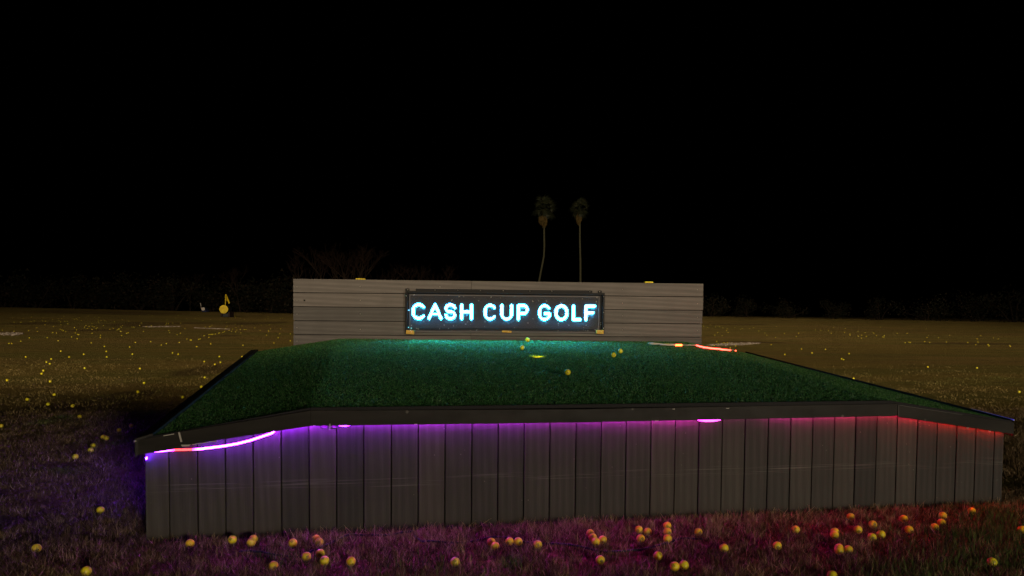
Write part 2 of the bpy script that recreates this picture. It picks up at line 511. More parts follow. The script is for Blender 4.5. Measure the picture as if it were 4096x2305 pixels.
# fascia: left low piece, left sprung piece, long front piece, right piece
def fascia(name, quad, n0=FN, th=0.012, m=FASCIA, bevel=0.0015):
    """quad: four photo points of the front face, clockwise from top left"""
    q = [WALL.hit(x, y, n0) for x, y in quad]
    lo = [(u, -n0, z) for u, z in q]; hi = [(u, -n0 + th, z) for u, z in q]
    return MB().hexa(lo[::-1], hi[::-1]).build(name, m, green, bevel=bevel)
fascia('fascia_board', [(538, 1763), (722, 1730), (735, 1791), (545, 1822)], FN - 0.004)
o = fascia('fascia_board', [(713, 1729), (1243, 1642), (1243, 1704.6), (726, 1784)], FN + 0.010)
o['label'] = 'sprung fascia length with a bare metal end'
q0, q1, q2 = FT[2], FT[5], FB[5]
fascia('fascia_board', [(1238, 1642.5), (2300, 1637), (2300, 1691), (1238, 1704.8)])
fascia('fascia_board', [(2296, 1637.2), (3593, 1615), (3592, 1665), (2296, 1691.2)], FN - 0.0025)
fascia('fascia_board', [(3594.5, 1621), (4058, 1691), (4054, 1738), (3594, 1669)])
# bare, torn metal edges
fascia('metal_edge', [(712, 1730), (719, 1729), (729, 1768), (722, 1769)], FN + 0.013, 0.004, EDGEMETAL, 0)
fascia('metal_edge', [(724, 1780), (763, 1778.5), (756, 1785), (728, 1787)], FN + 0.013, 0.004, EDGEMETAL, 0)
fascia('metal_edge', [(768, 1777.5), (868, 1763.5), (868, 1766), (769, 1780)], FN + 0.013, 0.004, EDGEMETAL, 0)
fascia('metal_edge', [(653, 1742.5), (696, 1735), (696, 1738), (655, 1745)], FN - 0.001, 0.004, EDGEMETAL, 0)
fascia('metal_edge', [(534, 1763), (544, 1762), (545, 1767), (535, 1768)], FN - 0.001, 0.004, EDGEMETAL, 0)
fascia('metal_edge', [(3593.6, 1622), (3596, 1622.3), (3595.4, 1664), (3592.8, 1664)], FN + 0.003, 0.003, DULLEDGE, 0)
fascia('metal_edge', [(3598, 1620.6), (3850, 1658.5), (3850, 1660), (3598, 1622.2)], FN + 0.002, 0.003, DULLEDGE, 0)
for (x, y, w) in ((3867, 1712.5, 9), (3955, 1725.5, 8), (1657, 1697.5, 12), (2620, 1684, 14), (1252, 1703, 9), (2690, 1637, 10), (2905, 1634, 12)):
    fascia('metal_edge', [(x, y - 1.5), (x + w, y - 1.5), (x + w, y + 1.0), (x, y + 1.0)], FN + 0.003, 0.003, EDGEMETAL, 0)
# black rubber lip between fascia and turf
def lip(p):
    q = [WALL.hit(x, y, FN - 0.012) for x, y in p]
    n_ = FN - 0.012
    lo = [(u, -n_, z) for u, z in q]; hi = [(u, -n_ + 0.030, z - (0.006 if k < 2 else 0)) for k, (u, z) in enumerate(q)]
    MB().hexa(lo[::-1], hi[::-1]).build('edge_lip', RUBBER, green, bevel=0.002)
lip([(540, 1756), (1242, 1630), (1242, 1645), (540, 1767)])
lip([(1242.5, 1630), (3566, 1602), (3592, 1619), (1242.5, 1645)])
lip([(3567, 1603), (4056, 1684), (4058, 1695), (3593, 1624)])

# turf carpet with a hole
HOLE_PX = (2150, 1428)
hc = turf_hit(*HOLE_PX)
HR = 0.068
def inv_patch1(p):                              # s, t of a point on the flat
    s = t = 0.5
    for _ in range(30):
        r = patch(1, s, t) - p
        ds = (patch(1, s + 1e-4, t) - patch(1, s, t)) / 1e-4; dt = (patch(1, s, t + 1e-4) - patch(1, s, t)) / 1e-4
        sol = np.linalg.lstsq(np.stack([ds[:2], dt[:2]], 1), -r[:2], rcond=None)[0]
        s += sol[0]; t += sol[1]
    return float(s), float(t)
hs, ht = inv_patch1(hc)
turf_v, turf_f = [], []
for i in (0, 2):
    b0 = len(turf_v); n = 10
    for a in range(n + 1):
        for b in range(n + 1):
            turf_v.append(loc_w(patch(i, a / n, b / n)))
    for a in range(n):
        for b in range(n):
            turf_f.append((b0 + a * (n + 1) + b, b0 + (a + 1) * (n + 1) + b, b0 + (a + 1) * (n + 1) + b + 1, b0 + a * (n + 1) + b + 1))
link_mesh('turf_slope', turf_v[:121], turf_f[:100], TURFBASE, green, True)
link_mesh('turf_slope', turf_v[121:], [tuple(j - 121 for j in f) for f in turf_f[100:]], TURFBASE, green, True)
LW = float(np.linalg.norm(A[2] - A[1])); LD = float(np.linalg.norm(B[1] - A[1]))
bm = bmesh.new()
ring = []
for k in range(40):
    ring.append((k / 40, 0))
for k in range(20):
    ring.append((1, k / 20))
for k in range(40):
    ring.append((1 - k / 40, 1))
for k in range(20):
    ring.append((0, 1 - k / 20))
vs = [bm.verts.new((a * LW, b * LD, 0)) for a, b in ring]
ed = [bm.edges.new((vs[k], vs[(k + 1) % len(vs)])) for k in range(len(vs))]
hvs = [bm.verts.new((hs * LW + HR * math.cos(2 * PI * k / 32), ht * LD + HR * math.sin(2 * PI * k / 32), 0)) for k in range(32)]
ed += [bm.edges.new((hvs[k], hvs[(k + 1) % 32])) for k in range(32)]
bmesh.ops.triangle_fill(bm, edges=ed, use_beauty=True, normal=(0, 0, 1))
hole_ring = []
for v in bm.verts:
    p = patch(1, v.co.x / LW, v.co.y / LD)
    v.co = loc_w(p)
for v in hvs:
    hole_ring.append(np.array(v.co))
me = bpy.data.meshes.new('turf_top'); bm.to_mesh(me); bm.free()
me.materials.append(TURFBASE)
o = bpy.data.objects.new('turf_top', me); C.objects.link(o); o.parent = green

# glowing cup in the hole
cm = mat('cup_wall', (0.62, 0.52, 0.03), 0.5, 0.3)
k = N(cm); co = k.n('TexCoord').outputs['Object']
k.base(k.ramp(k.noise(co, 150, 3, 0.7), [(0.35, (0.06, 0.06, 0.004)), (0.5, (0.5, 0.42, 0.02)), (0.7, (0.8, 0.72, 0.10))]))
cv = hole_ring + [p - np.array([0, 0, 0.10]) for p in hole_ring]
cup = link_mesh('cup', cv, [(k, 32 + k, 32 + (k + 1) % 32, (k + 1) % 32) for k in range(32)], cm, green, True)
em = bpy.data.materials.new('cup_light'); em.use_nodes = True
k = N(em); k.b.inputs['Emission Color'].default_value = (1, 0.86, 0.05, 1); k.b.inputs['Emission Strength'].default_value = 22
k.b.inputs['Base Color'].default_value = (0.8, 0.7, 0.1, 1)
cc = sum(hole_ring) / 32
link_mesh('cup_light', [(cc[0] + 0.060 * math.cos(2 * PI * k / 24), cc[1] + 0.060 * math.sin(2 * PI * k / 24), cc[2] - 0.055) for k in range(24)], [tuple(range(24))], em, cup)

# blades
def blades(name, P, h, w, lean, m, parent=None, up=None, split=True):
    """one tapered triangle per blade"""
    n = len(P)
    a = RS.uniform(0, 2 * PI, n)
    d = np.stack([np.cos(a), np.sin(a), np.zeros(n)], 1)
    b = RS.uniform(0, 2 * PI, n)
    L = np.stack([np.cos(b), np.sin(b), np.zeros(n)], 1) * (np.abs(RS.normal(0, 1, n)) * lean * h)[:, None]
    tip = P + L + np.stack([np.zeros(n), np.zeros(n), h], 1)
    V = np.empty((n, 3, 3), np.float32)
    V[:, 0] = P - d * (w / 2)[:, None]; V[:, 1] = P + d * (w / 2)[:, None]; V[:, 2] = tip
    me = bpy.data.meshes.new(name)
    me.vertices.add(3 * n); me.vertices.foreach_set('co', V.ravel())
    me.loops.add(3 * n); me.loops.foreach_set('vertex_index', np.arange(3 * n, dtype=np.int32))
    me.polygons.add(n); me.polygons.foreach_set('loop_start', np.arange(0, 3 * n, 3, dtype=np.int32))
    me.update(calc_edges=True)
    me.materials.append(m)
    o = bpy.data.objects.new(name, me); C.objects.link(o)
    if parent:
        o.parent = parent
    return o
tp = []
for i, n in ((0, 60000), (1, 250000), (2, 60000)):
    s, t = RS.uniform(0, 1, n), RS.uniform(0, 1, n) ** 1.12
    p = patch(i, s, t)
    if i == 1:
        keep = np.hypot((s - hs) * LW, (t - ht) * LD) > HR + 0.002
        p = p[keep]
    tp.append(p)
tp = loc_w(np.concatenate(tp))
n = len(tp)
o = blades('turf_fibres', tp, RS.uniform(0.005, 0.011, n), RS.uniform(0.004, 0.008, n), 1.0, TURFBLADE, green)
o['kind'] = 'stuff'
rim = np.array(hole_ring)[RS.randint(0, 32, 900)] * 0.97 + 0.03 * cc + RS.normal(0, 0.002, (900, 3))
o = blades('cup_fringe', rim - np.array([0, 0, 0.006]), RS.uniform(0.008, 0.018, 900), RS.uniform(0.002, 0.004, 900), 0.7, TURFBLADE, green)
o['kind'] = 'stuff'

# side edge strips: broad dark flashing along each sloping edge
def flashing(a, b, ain, bin_, drop):
    a, b, ain, bin_ = map(loc_w, (a, b, ain, bin_))
    up = np.array([0, 0, 0.022]); dn = np.array([0, 0, drop])
    lo = [a - dn, b - dn, bin_ - dn * 0.3, ain - dn * 0.3]; hi = [a + up, b + up, bin_ + up, ain + up]
    if np.cross((lo[1] - lo[0])[:2], (lo[3] - lo[0])[:2]) < 0:
        lo, hi = lo[::-1], hi[::-1]
    MB().hexa(lo, hi).build('edge_flashing', FASCIA, green, bevel=0.003)
def inset(i, p, q, s):
    return p * (1 - s) + q * s
fl0 = WALL.hitp(537, 1761, FN); fl1 = BACK.hitp(1003, 1403, 0.02); fl0[2] -= 0.015; fl1[2] -= 0.015
flashing(fl0, fl1, inset(0, A[0], A[1], 0.085), inset(0, B[0], B[1], 0.06), 0.075)
fr0 = WALL.hitp(4058, 1689, FN); fr1 = BACK.hitp(2992, 1411, 0.02); fr0[2] -= 0.015; fr1[2] -= 0.015
flashing(fr0, fr1, inset(2, A[3], A[2], 0.03), inset(2, B[3], B[2], 0.02), 0.075)
print('turf corners', [tuple(np.round(q, 2)) for q in A + B], 'hole', hc, hs, ht, LW, LD)

# ------------------------------------------------------------------ LED strip under the fascia
def led_material():
    m = bpy.data.materials.new('led_tape'); m.use_nodes = True
    k = N(m)
    at = k.n('Attribute'); at.attribute_name = 'glow'
    k.l(at.outputs['Color'], k.b.inputs['Emission Color'])
    k.b.inputs['Emission Strength'].default_value = 1.0
    k.b.inputs['Base Color'].default_value = (0.6, 0.6, 0.6, 1)
    return m
LEDMAT = led_material()
GL = [(-0.6, (0.13, 0.03, 1.0)), (0.0, (0.22, 0.02, 1.0)), (0.75, (0.36, 0.01, 1.0)), (1.7, (0.50, 0.01, 0.86)), (2.5, (0.62, 0.01, 0.55)), (3.3, (0.85, 0.01, 0.36)), (3.9, (1.0, 0.01, 0.12)), (4.4, (1.0, 0.012, 0.01)), (5.5, (1.0, 0.015, 0.004))]
def glow_at(u):
    return [float(np.interp(u, [g[0] for g in GL], [g[1][c] for g in GL])) for c in range(3)]
def led_tape(name, pts, cols, parent, w=0.010, t=0.004, normal=None):
    """a flat tape along pts; cols per point; w across (vertical), t thick"""
    pts = [np.asarray(p, float) for p in pts]
    v, f = [], []
    for i, p in enumerate(pts):
        d = pts[min(i + 1, len(pts) - 1)] - pts[max(i - 1, 0)]; d /= np.linalg.norm(d)
        nn = np.array([0, -1.0, 0]) if normal is None else np.asarray(normal, float)
        up = np.cross(nn, d); up /= np.linalg.norm(up)
        for a, b in ((-1, -1), (1, -1), (1, 1), (-1, 1)):
            v.append(p + up * a * w / 2 + nn * b * t / 2)
    for i in range(len(pts) - 1):
        for k in range(4):
            f.append((4 * i + k, 4 * i + (k + 1) % 4, 4 * i + 4 + (k + 1) % 4, 4 * i + 4 + k))
    f += [(3, 2, 1, 0), tuple(4 * (len(pts) - 1) + k for k in range(4))]
    o = link_mesh(name, v, f, LEDMAT, parent)
    ca = o.data.color_attributes.new('glow', 'FLOAT_COLOR', 'POINT')
    ca.data.foreach_set('color', np.repeat(np.array([[*c, 1.0] for c in cols], np.float32), 4, axis=0).ravel())
    return o
led = thing('led_strip', 'colour-changing light strip under the black fascia, violet and sagging at left, red at right', 'light strip')
at_frame(WALL, led)
# sagging length in sight, then tucked up behind the fascia
path = []
def tuck(u, n=0.015, dz=0.019):
    return (u, -n, fb_z(u) + dz)
sag = [(700, 1799.5), (735, 1799), (770, 1798.5), (800, 1796.5), (850, 1790.5), (900, 1784), (950, 1775), (1000, 1762.5), (1045, 1747.5), (1088, 1733)]
u_l = gu[0] + 0.005
path.append(((u_l, -0.020, fb_z(u_l) + 0.004), 10))
for (x, y) in sag:
    u, z = WALL.hit(x, y, 0.045)
    path.append(((u, -0.045, z), 5 if x > 775 else 4))
us = WALL.hit(1100, 1728)[0]
L0 = us
vis1 = [WALL.hit(x, y, 0.045) for x, y in ((1352, 1698), (1366, 1702), (1384, 1702.5), (1402, 1697.5))]
vis2 = [WALL.hit(x, y, 0.045) for x, y in ((2794, 1679.5), (2818, 1683.6), (2850, 1683.3), (2880, 1678))]
for u in np.arange(us + 0.02, vis1[0][0] - 0.012, 0.06):
    path.append((tuck(u), 34))
for u, z in vis1:
    path.append(((u, -0.045, z), 2.5))
for u in list(np.arange(vis1[-1][0] + 0.012, vis2[0][0] - 0.02, 0.1)) + [vis2[0][0] - 0.012]:
    path.append((tuck(u), max(15, 30 - 15 * (u - 0.3) / 1.6)))
for u, z in vis2:
    path.append(((u, -0.045, z), 1.3))
for u in list(np.arange(vis2[-1][0] + 0.012, gu[-1] - 0.02, 0.12)) + [gu[-1] - 0.012]:
    path.append((tuck(u), 1.5 if u < vis2[-1][0] + 0.28 else 9))
LEDK = 15.0
cols = []
for (p, st) in path:
    c = glow_at(p[0])
    cols.append([x * st * LEDK for x in c])
for k in range(1, 4):                           # the first hanging inches show red
    cols[k] = [8, 0.05, 0.1]
led_tape('front_tape', [p for p, _ in path], cols, led)
# it runs on round the left side and the back of the right side
lp = [loc_w(fl0 * (1 - t) + fl1 * t + np.array([0.03, 0.05, -0.085])) for t in np.linspace(0.0, 0.75, 8)]
led_tape('side_tape', lp, [[22.0, 1.5, 220.0]] * 8, led, normal=(-1, 0, 0))
rp = [loc_w(fr0 * (1 - t) + fr1 * t + np.array([0.004, 0.01, 0.026])) for t in np.linspace(0.0, 0.10, 5)]
led_tape('side_tape', rp, [[0.02, 0.02, 0.3 - 0.06 * j] for j in range(5)], led, w=0.006, normal=(1, 0, 0))

# bundled spare cable beside the left joint
BLACKCABLE = mat('black_cable', (0.012, 0.012, 0.016), 0.5, 0.4)
bundle = thing('cable_bundle', 'small looped bundle of black cable with a grey tie hanging under the fascia', 'cable')
at_frame(WALL, bundle)
for k, (cx, w, hh) in enumerate(((1300, 19, 9), (1306, 24, 7), (1336, 20, 8), (1330, 24, 6))):
    pts = []
    for j in range(13):
        a = 2 * PI * j / 12
        u, z = WALL.hit(cx + w * math.cos(a), 1707 + hh * math.sin(a), 0.058 + 0.006 * (k % 2))
        pts.append((u, -(0.058 + 0.006 * (k % 2)), z))
    MB().tube(pts, 0.0022, 5).build('loop', BLACKCABLE, bundle, True)
u, z = WALL.hit(1319, 1706, 0.068)
MB().box(u - 0.004, u + 0.004, -0.075, -0.060, z - 0.016, z + 0.014).build('cable_tie', mat('grey_tie', (0.30, 0.28, 0.28), 0.6), bundle, bevel=0.001)

# ------------------------------------------------------------------ the backboard
board = thing('backboard', 'low wall of horizontal grey-brown planks standing behind the green', 'backboard')
at_frame(BACK, board)
uL, zT = BACK.hit(1172, 1116); uR, _ = BACK.hit(2814, 1135)
zT = 0.5 * (zT + BACK.hit(2814, 1135)[1])
uj = BACK.hit(1885, 1130)[0]
ends = [0, 0.001, -0.004, -0.008, -0.007, -0.004, -0.003, -0.006, -0.003, -0.005]
for r in range(10):
    z1 = zT - 0.140 * r; z0 = z1 - 0.1338
    nn = random.uniform(-0.0015, 0.0015)
    for (a, b) in ((uL + random.uniform(0, 0.002), uj - 0.0012), (uj + 0.0012, uR + ends[r])):
        MB().box(a, b, nn, 0.022, z0, z1).build('plank', PLANKMAT, board, bevel=0.0022)
mb = MB()
for u in (uL + 0.05, uL + 1.05, uL + 2.1, uL + 3.1, uR - 0.14):
    mb.box(u, u + 0.089, 0.024, 0.113, -0.1, zT - 0.02)
    mb.build('post', mat('treated_post', (0.16, 0.12, 0.07), 0.8), board); mb = MB()
MB().box(uL + 0.012, uR - 0.02, 0.0225, 0.0235, 0.05, zT - 0.012).build('sheathing', BLACKGAP, board)
MB().box(*(lambda u, z: (u - 0.008, u + 0.008, -0.004, 0.0, z - 0.008, z + 0.008))(*BACK.hit(1218, 1202))).build('knot_plug', BLACKGAP, board)
SCREW = mat('screw_steel', (0.6, 0.55, 0.45), 0.28, 0.5, 1.0)
def dome(mb, u, z, n, r):
    v = [(u, -n - r * 0.7, z)]; f = []
    for j in range(8):
        a = 2 * PI * j / 8
        v.append((u + r * 0.7 * math.cos(a), -n - r * 0.5, z + r * 0.7 * math.sin(a)))
    for j in range(8):
        a = 2 * PI * j / 8
        v.append((u + r * math.cos(a), -n + 0.0005, z + r * math.sin(a)))
    for j in range(8):
        f.append((0, 1 + (j + 1) % 8, 1 + j)); f.append((1 + j, 1 + (j + 1) % 8, 9 + (j + 1) % 8, 9 + j))
    return mb.add(v, f)
for r in range(5):
    for x in (1188, 1441, 1760, 2490, 2790):
        u, z = BACK.hit(x, 1140 + 56 * r)
        if r in (1, 2, 3, 4) and 1600 < x < 2430:
            continue
        dome(MB(), u, zT - 0.14 * r - 0.07 + random.uniform(-0.01, 0.01), 0.001, 0.0035).build('nail', SCREW, board, True)

# ------------------------------------------------------------------ the LED sign
sign = thing('led_sign', 'lit message board reading CASH CUP GOLF in glowing white-blue letters', 'sign')
at_frame(BACK, sign)
u0, u1 = BACK.hit(1643, 1250, 0.05)[0], BACK.hit(2392, 1250, 0.05)[0]
ztop = 0.5 * (BACK.hit(1643, 1186, 0.05)[1] + BACK.hit(2392, 1191, 0.05)[1])
PITCH = (u1 - u0) / 192
zbot = ztop - 32 * PITCH
SIGNBLACK = mat('sign_black', (0.007, 0.007, 0.008), 0.6, 0.12)
SIGNGREY = mat('sign_grey_trim', (0.06, 0.055, 0.058), 0.6, 0.2)
PANEL = mat('display_black', (0.007, 0.007, 0.009), 0.8, 0.05)
NP = 0.040
MB().box(u0 - 0.004, u1 + 0.004, -NP, -0.004, zbot - 0.004, ztop + 0.004).build('display', PANEL, sign)
MB().box(u0 - 0.016, u1 + 0.016, -NP - 0.006, -0.006, ztop + 0.004, ztop + 0.018).build('trim', SIGNGREY, sign, bevel=0.001)
MB().box(u0 - 0.016, u0 - 0.004, -NP - 0.006, -0.006, zbot - 0.018, ztop + 0.004).build('trim', SIGNGREY, sign, bevel=0.001)
MB().box(u1 + 0.004, u1 + 0.016, -NP - 0.006, -0.006, zbot - 0.018, ztop + 0.004).build('trim', SIGNGREY, sign, bevel=0.001)
MB().box(u0 - 0.004, u1 + 0.004, -NP - 0.004, -0.006, zbot - 0.020, zbot - 0.004).build('trim', SIGNBLACK, sign, bevel=0.001)
fu0, fu1 = BACK.hit(1621, 1250, 0.055)[0], BACK.hit(2418, 1250, 0.055)[0]
fz = ztop + 0.052
MB().box(fu0, fu1, -0.058, -0.003, fz - 0.020, fz).build('frame_bar', SIGNBLACK, sign, bevel=0.0015)
MB().box(fu0, fu0 + 0.022, -0.058, -0.003, zbot - 0.045, fz - 0.020).build('frame_bar', SIGNBLACK, sign, bevel=0.0015)
MB().box(fu1 - 0.020, fu1, -0.058, -0.003, zbot - 0.045, fz - 0.020).build('frame_bar', SIGNBLACK, sign, bevel=0.0015)
MB().box(fu0 + 0.022, fu1 - 0.020, -0.030, -0.003, zbot - 0.046, zbot - 0.030).build('frame_bar', SIGNGREY, sign, bevel=0.001)
MB().box(fu0 + 0.022, u0 - 0.016, -0.020, -0.004, zbot - 0.03, fz - 0.02).build('infill', SIGNBLACK, sign)
MB().box(u1 + 0.016, fu1 - 0.020, -0.020, -0.004, zbot - 0.03, fz - 0.02).build('infill', SIGNBLACK, sign)
MB().box(u0 - 0.016, u1 + 0.016, -0.020, -0.004, ztop + 0.018, fz - 0.02).build('infill', SIGNBLACK, sign)
tabs = [(1663, 2370), (1621, 1638), (2393, 2408)]
for k, (a, b) in enumerate(tabs):
    ua, ub = BACK.hit(a, 1160, 0.02)[0], BACK.hit(b, 1160, 0.02)[0]
    MB().box(ua, ub, -0.012, -0.002, fz + 0.001, fz + 0.024).build('mounting_strip' if k == 0 else 'mounting_tab', SIGNBLACK, sign, bevel=0.001)
for x in (1630, 1740, 1831, 1922, 2013, 2120, 2208, 2360, 2400):
    u = BACK.hit(x, 1161, 0.02)[0]
    dome(MB(), u, fz + 0.012, 0.0125, 0.004).build('screw', SCREW, sign, True)
for (x, y) in ((2414, 1187), (2414, 1250), (2414, 1313), (1625, 1184), (2403, 1292), (2404, 1299)):
    u, z = BACK.hit(x, y, 0.058)
    dome(MB(), u, z, 0.0585, 0.0045).build('screw', SCREW, sign, True)
GLINT = mat('glint_metal', (0.9, 0.88, 0.85), 0.3, 0.5, 1.0)  # small metal domes stand in for lamp reflections in the clear cover
for (x, y, r) in ((1634, 1241, 0.007), (1634, 1310, 0.006), (1645, 1313, 0.007), (1642, 1322, 0.005)):
    u, z = BACK.hit(x, y, 0.06)
    dome(MB(), u, z, 0.0585, r).build('glint_bead', GLINT, sign, True)
# letters drawn by lit dots
def arc(cx, cy, rx, ry, a0, a1, n=18):
    return [(cx + rx * math.cos(math.radians(a0 + (a1 - a0) * j / n)), cy - ry * math.sin(math.radians(a0 + (a1 - a0) * j / n))) for j in range(n + 1)]
HT = 17.0
def strokes(ch, w):
    i = 1.5; x0, x1, y0, y1, m = i, w - i, i, HT - i, w / 2
    rx = (x1 - x0) / 2; ry = 5.2
    if ch == 'C':
        return [arc(m, y0 + ry, rx, ry, 28, 180) + arc(m, y1 - ry, rx, ry, 180, 332)]
    if ch == 'A':
        return [[(x0 - 0.2, y1), (m, y0), (x1 + 0.2, y1)], [(x0 + 2.4, 11.2), (x1 - 2.4, 11.2)]]
    if ch == 'S':
        r1 = (y1 - y0) / 4
        return [arc(m, y0 + r1 + 0.2, rx - 0.1, r1 + 0.2, 10, 265) + arc(m, y1 - r1 - 0.1, rx, r1 + 0.1, 85, -175)]
    if ch == 'H':
        return [[(x0, y0), (x0, y1)], [(x1, y0), (x1, y1)], [(x0, 8.5), (x1, 8.5)]]
    if ch == 'U':
        return [[(x0, y0)] + arc(m, y1 - ry, rx, ry, 180, 360) + [(x1, y0)]]
    if ch == 'P':
        return [[(x0, y1), (x0, y0), (m + 0.6, y0)] + arc(m + 0.6, y0 + 4.1, x1 - m - 0.6, 4.1, 90, -90) + [(x0, y0 + 8.2)]]
    if ch == 'G':
        return [arc(m, y0 + ry, rx, ry, 30, 180) + arc(m, y1 - ry, rx, ry, 180, 325) + [(x1, 12.6), (x1, 9.6), (m + 0.4, 9.6)]]
    if ch == 'O':
        return [arc(m, y0 + ry + 0.6, rx, ry + 0.6, 0, 180) + arc(m, y1 - ry - 0.6, rx, ry + 0.6, 180, 360)]
    if ch == 'L':
        return [[(x0, y0), (x0, y1), (x1, y1)]]
    if ch == 'F':
        return [[(x0, y1), (x0, y0), (x1, y0)], [(x0, 8.3), (x1 - 1.7, 8.3)]]
def dist(p, a, b):
    ab = b - a; t = np.clip(((p - a) @ ab) / (ab @ ab + 1e-9), 0, 1)
    return np.linalg.norm(p - a - t[:, None] * ab, axis=1)
LET = [('C', 1648, 1702), ('A', 1711.5, 1769.5), ('S', 1776.5, 1826), ('H', 1840, 1893), ('C', 1934, 1987), ('U', 2002, 2053.5), ('P', 2068, 2116), ('G', 2154, 2205), ('O', 2219, 2273), ('L', 2287, 2325.5), ('F', 2340, 2383)]
lm = bpy.data.materials.new('lit_led'); lm.use_nodes = True
k = N(lm); k.b.inputs['Emission Color'].default_value = (0.030, 0.50, 1.0, 1); k.b.inputs['Emission Strength'].default_value = 80.0
k.b.inputs['Base Color'].default_value = (0.5, 0.5, 0.5, 1)
lu = lm.copy(); lu.name = 'turf_fill_glow'  # extra glow added below the letter dots to brighten the turf
lu.node_tree.nodes['Principled BSDF'].inputs['Emission Strength'].default_value = 1300.0
lu.node_tree.nodes['Principled BSDF'].inputs['Emission Color'].default_value = (0.012, 0.50, 1.0, 1)
gxx, gyy = np.meshgrid(np.arange(192) + 0.5, np.arange(32) + 0.5)
cells = np.stack([gxx.ravel(), gyy.ravel()], 1)
lit_all = np.zeros(len(cells), bool)
row0 = (ztop - 0.5 * (BACK.hit(1700, 1212.5, 0.05)[1] + BACK.hit(2350, 1217, 0.05)[1])) / PITCH
def lamp_box(mb, cx, cy, half, d0, d1):
    u = u0 + cx * PITCH; z = ztop - cy * PITCH
    mb.add([(u - half, -d0, z - half), (u + half, -d0, z - half), (u + half, -d0, z + half), (u - half, -d0, z + half),
            (u - half, -d1, z - half), (u + half, -d1, z - half), (u + half, -d1, z + half), (u - half, -d1, z + half)],
           [(4, 5, 6, 7), (0, 1, 5, 4), (1, 2, 6, 5), (2, 3, 7, 6), (3, 0, 4, 7)])
for ch, a, b in LET:
    ca, cb = (BACK.hit(a, 1245, 0.05)[0] - u0) / PITCH, (BACK.hit(b, 1245, 0.05)[0] - u0) / PITCH
    ca, cb = round(ca), round(cb)
    q = cells - np.array([ca, round(row0)])
    best = np.full(len(cells), 99.0)
    for st in strokes(ch, cb - ca):
        st = np.array(st)
        for s_, e_ in zip(st[:-1], st[1:]):
            best = np.minimum(best, dist(q, s_, e_))
    on = best < 1.25
    lit_all |= on
    mb = MB()
    for c in cells[on]:
        lamp_box(mb, c[0], c[1], PITCH * 0.34, NP, NP + 0.007)
    o = mb.build('letter', lm, sign)
    o.data.materials.append(lu)
    onset = {tuple(c) for c in cells[on]}
    for k_, c in enumerate(cells[on]):
        if (c[0], c[1] + 1) not in onset:
            o.data.polygons[k_ * 5 + 1].material_index = 1
    o['label'] = 'glowing letter ' + ch
dotm = mat('dark_led', (0.075, 0.075, 0.085), 0.5, 0.2)
mb = MB()
for c in cells[~lit_all]:
    lamp_box(mb, c[0], c[1], PITCH * 0.24, NP, NP + 0.003)
mb.build('unlit_dots', dotm, sign)['kind'] = 'stuff'
# clear front sheet with grass clippings stuck to it
gm = bpy.data.materials.new('clear_acrylic'); gm.use_nodes = True
nt = gm.node_tree; nt.nodes.clear()
out = nt.nodes.new('ShaderNodeOutputMaterial'); mx = nt.nodes.new('ShaderNodeMixShader'); tr = nt.nodes.new('ShaderNodeBsdfTransparent'); gl = nt.nodes.new('ShaderNodeBsdfGlossy')
gl.inputs['Roughness'].default_value = 0.06
dust = nt.nodes.new('ShaderNodeBsdfTranslucent'); dust.inputs[0].default_value = (0.85, 0.88, 0.92, 1)
mx2 = nt.nodes.new('ShaderNodeMixShader'); mx2.inputs[0].default_value = 0.0018
mx.inputs[0].default_value = 0.010
nt.links.new(tr.outputs[0], mx.inputs[1]); nt.links.new(gl.outputs[0], mx.inputs[2])
nt.links.new(mx.outputs[0], mx2.inputs[1]); nt.links.new(dust.outputs[0], mx2.inputs[2]); nt.links.new(mx2.outputs[0], out.inputs[0])
MB().box(fu0 + 0.022, fu1 - 0.020, -0.0575, -0.0555, zbot - 0.029, fz - 0.021).build('clear_cover', gm, sign)
mb = MB()
for _ in range(110):
    u = random.uniform(u0 - 0.02, u1 + 0.02); z = random.uniform(zbot - 0.03, ztop + 0.02) if random.random() < 0.8 else random.uniform(zbot - 0.03, zbot + 0.05)
    l = random.uniform(0.002, 0.009); w = l * random.uniform(0.3, 0.8); a = random.uniform(0, PI)
    ca, sa = math.cos(a), math.sin(a)
    q = [(-l, -w), (l * 0.8, -w * 0.7), (l, w * 0.5), (-l * 0.6, w)]
    mb.add([(u + x * ca - y * sa, -0.0582 - 0.001 * random.random(), z + x * sa + y * ca) for x, y in q], [(0, 1, 2, 3)])
FLAKE = mat('dry_clippings', (0.22, 0.21, 0.19), 0.8)
FLAKE.node_tree.nodes['Principled BSDF'].inputs['Transmission Weight'].default_value = 0
mb.build('stuck_clippings', FLAKE, sign)['kind'] = 'stuff'

# yellow wooden blocks
def wood_yellow():
    m = mat('yellow_wood', rough=0.7)
    k = N(m); co = k.n('TexCoord').outputs['Object']
    k.base(k.ramp(k.noise(k.mapping(co, (20, 20, 160)), 1.0, 4), [(0.3, (0.22, 0.12, 0.015)), (0.7, (0.50, 0.31, 0.05))]))
    return m
YW = wood_yellow()
YP = mat('yellow_foam', (0.62, 0.50, 0.02), 0.7)
def block(name, x0, y0, x1, y1, n0, n1, m, label, tilt=0.0, extra=None):
    ua, za = BACK.hit(x0, y1, n1); ub, zb = BACK.hit(x1, y0, n1)
    t = thing(name, label, 'block', BACK.P((ua + ub) / 2, (n0 + n1) / 2, za), BACK.th, 'yellow blocks on and under the sign wall')
    w, h, d = (ub - ua) / 2, zb - za, (n1 - n0) / 2
    ob = MB().box(-w, w, -d, d, 0, h).build('body', m, t, bevel=0.0025)
    t.rotation_euler = (0, tilt, BACK.th)
    dome(MB(), w * 0.3, h * 0.62, d, 0.0045).build('screw', SCREW, t, True)
    return t
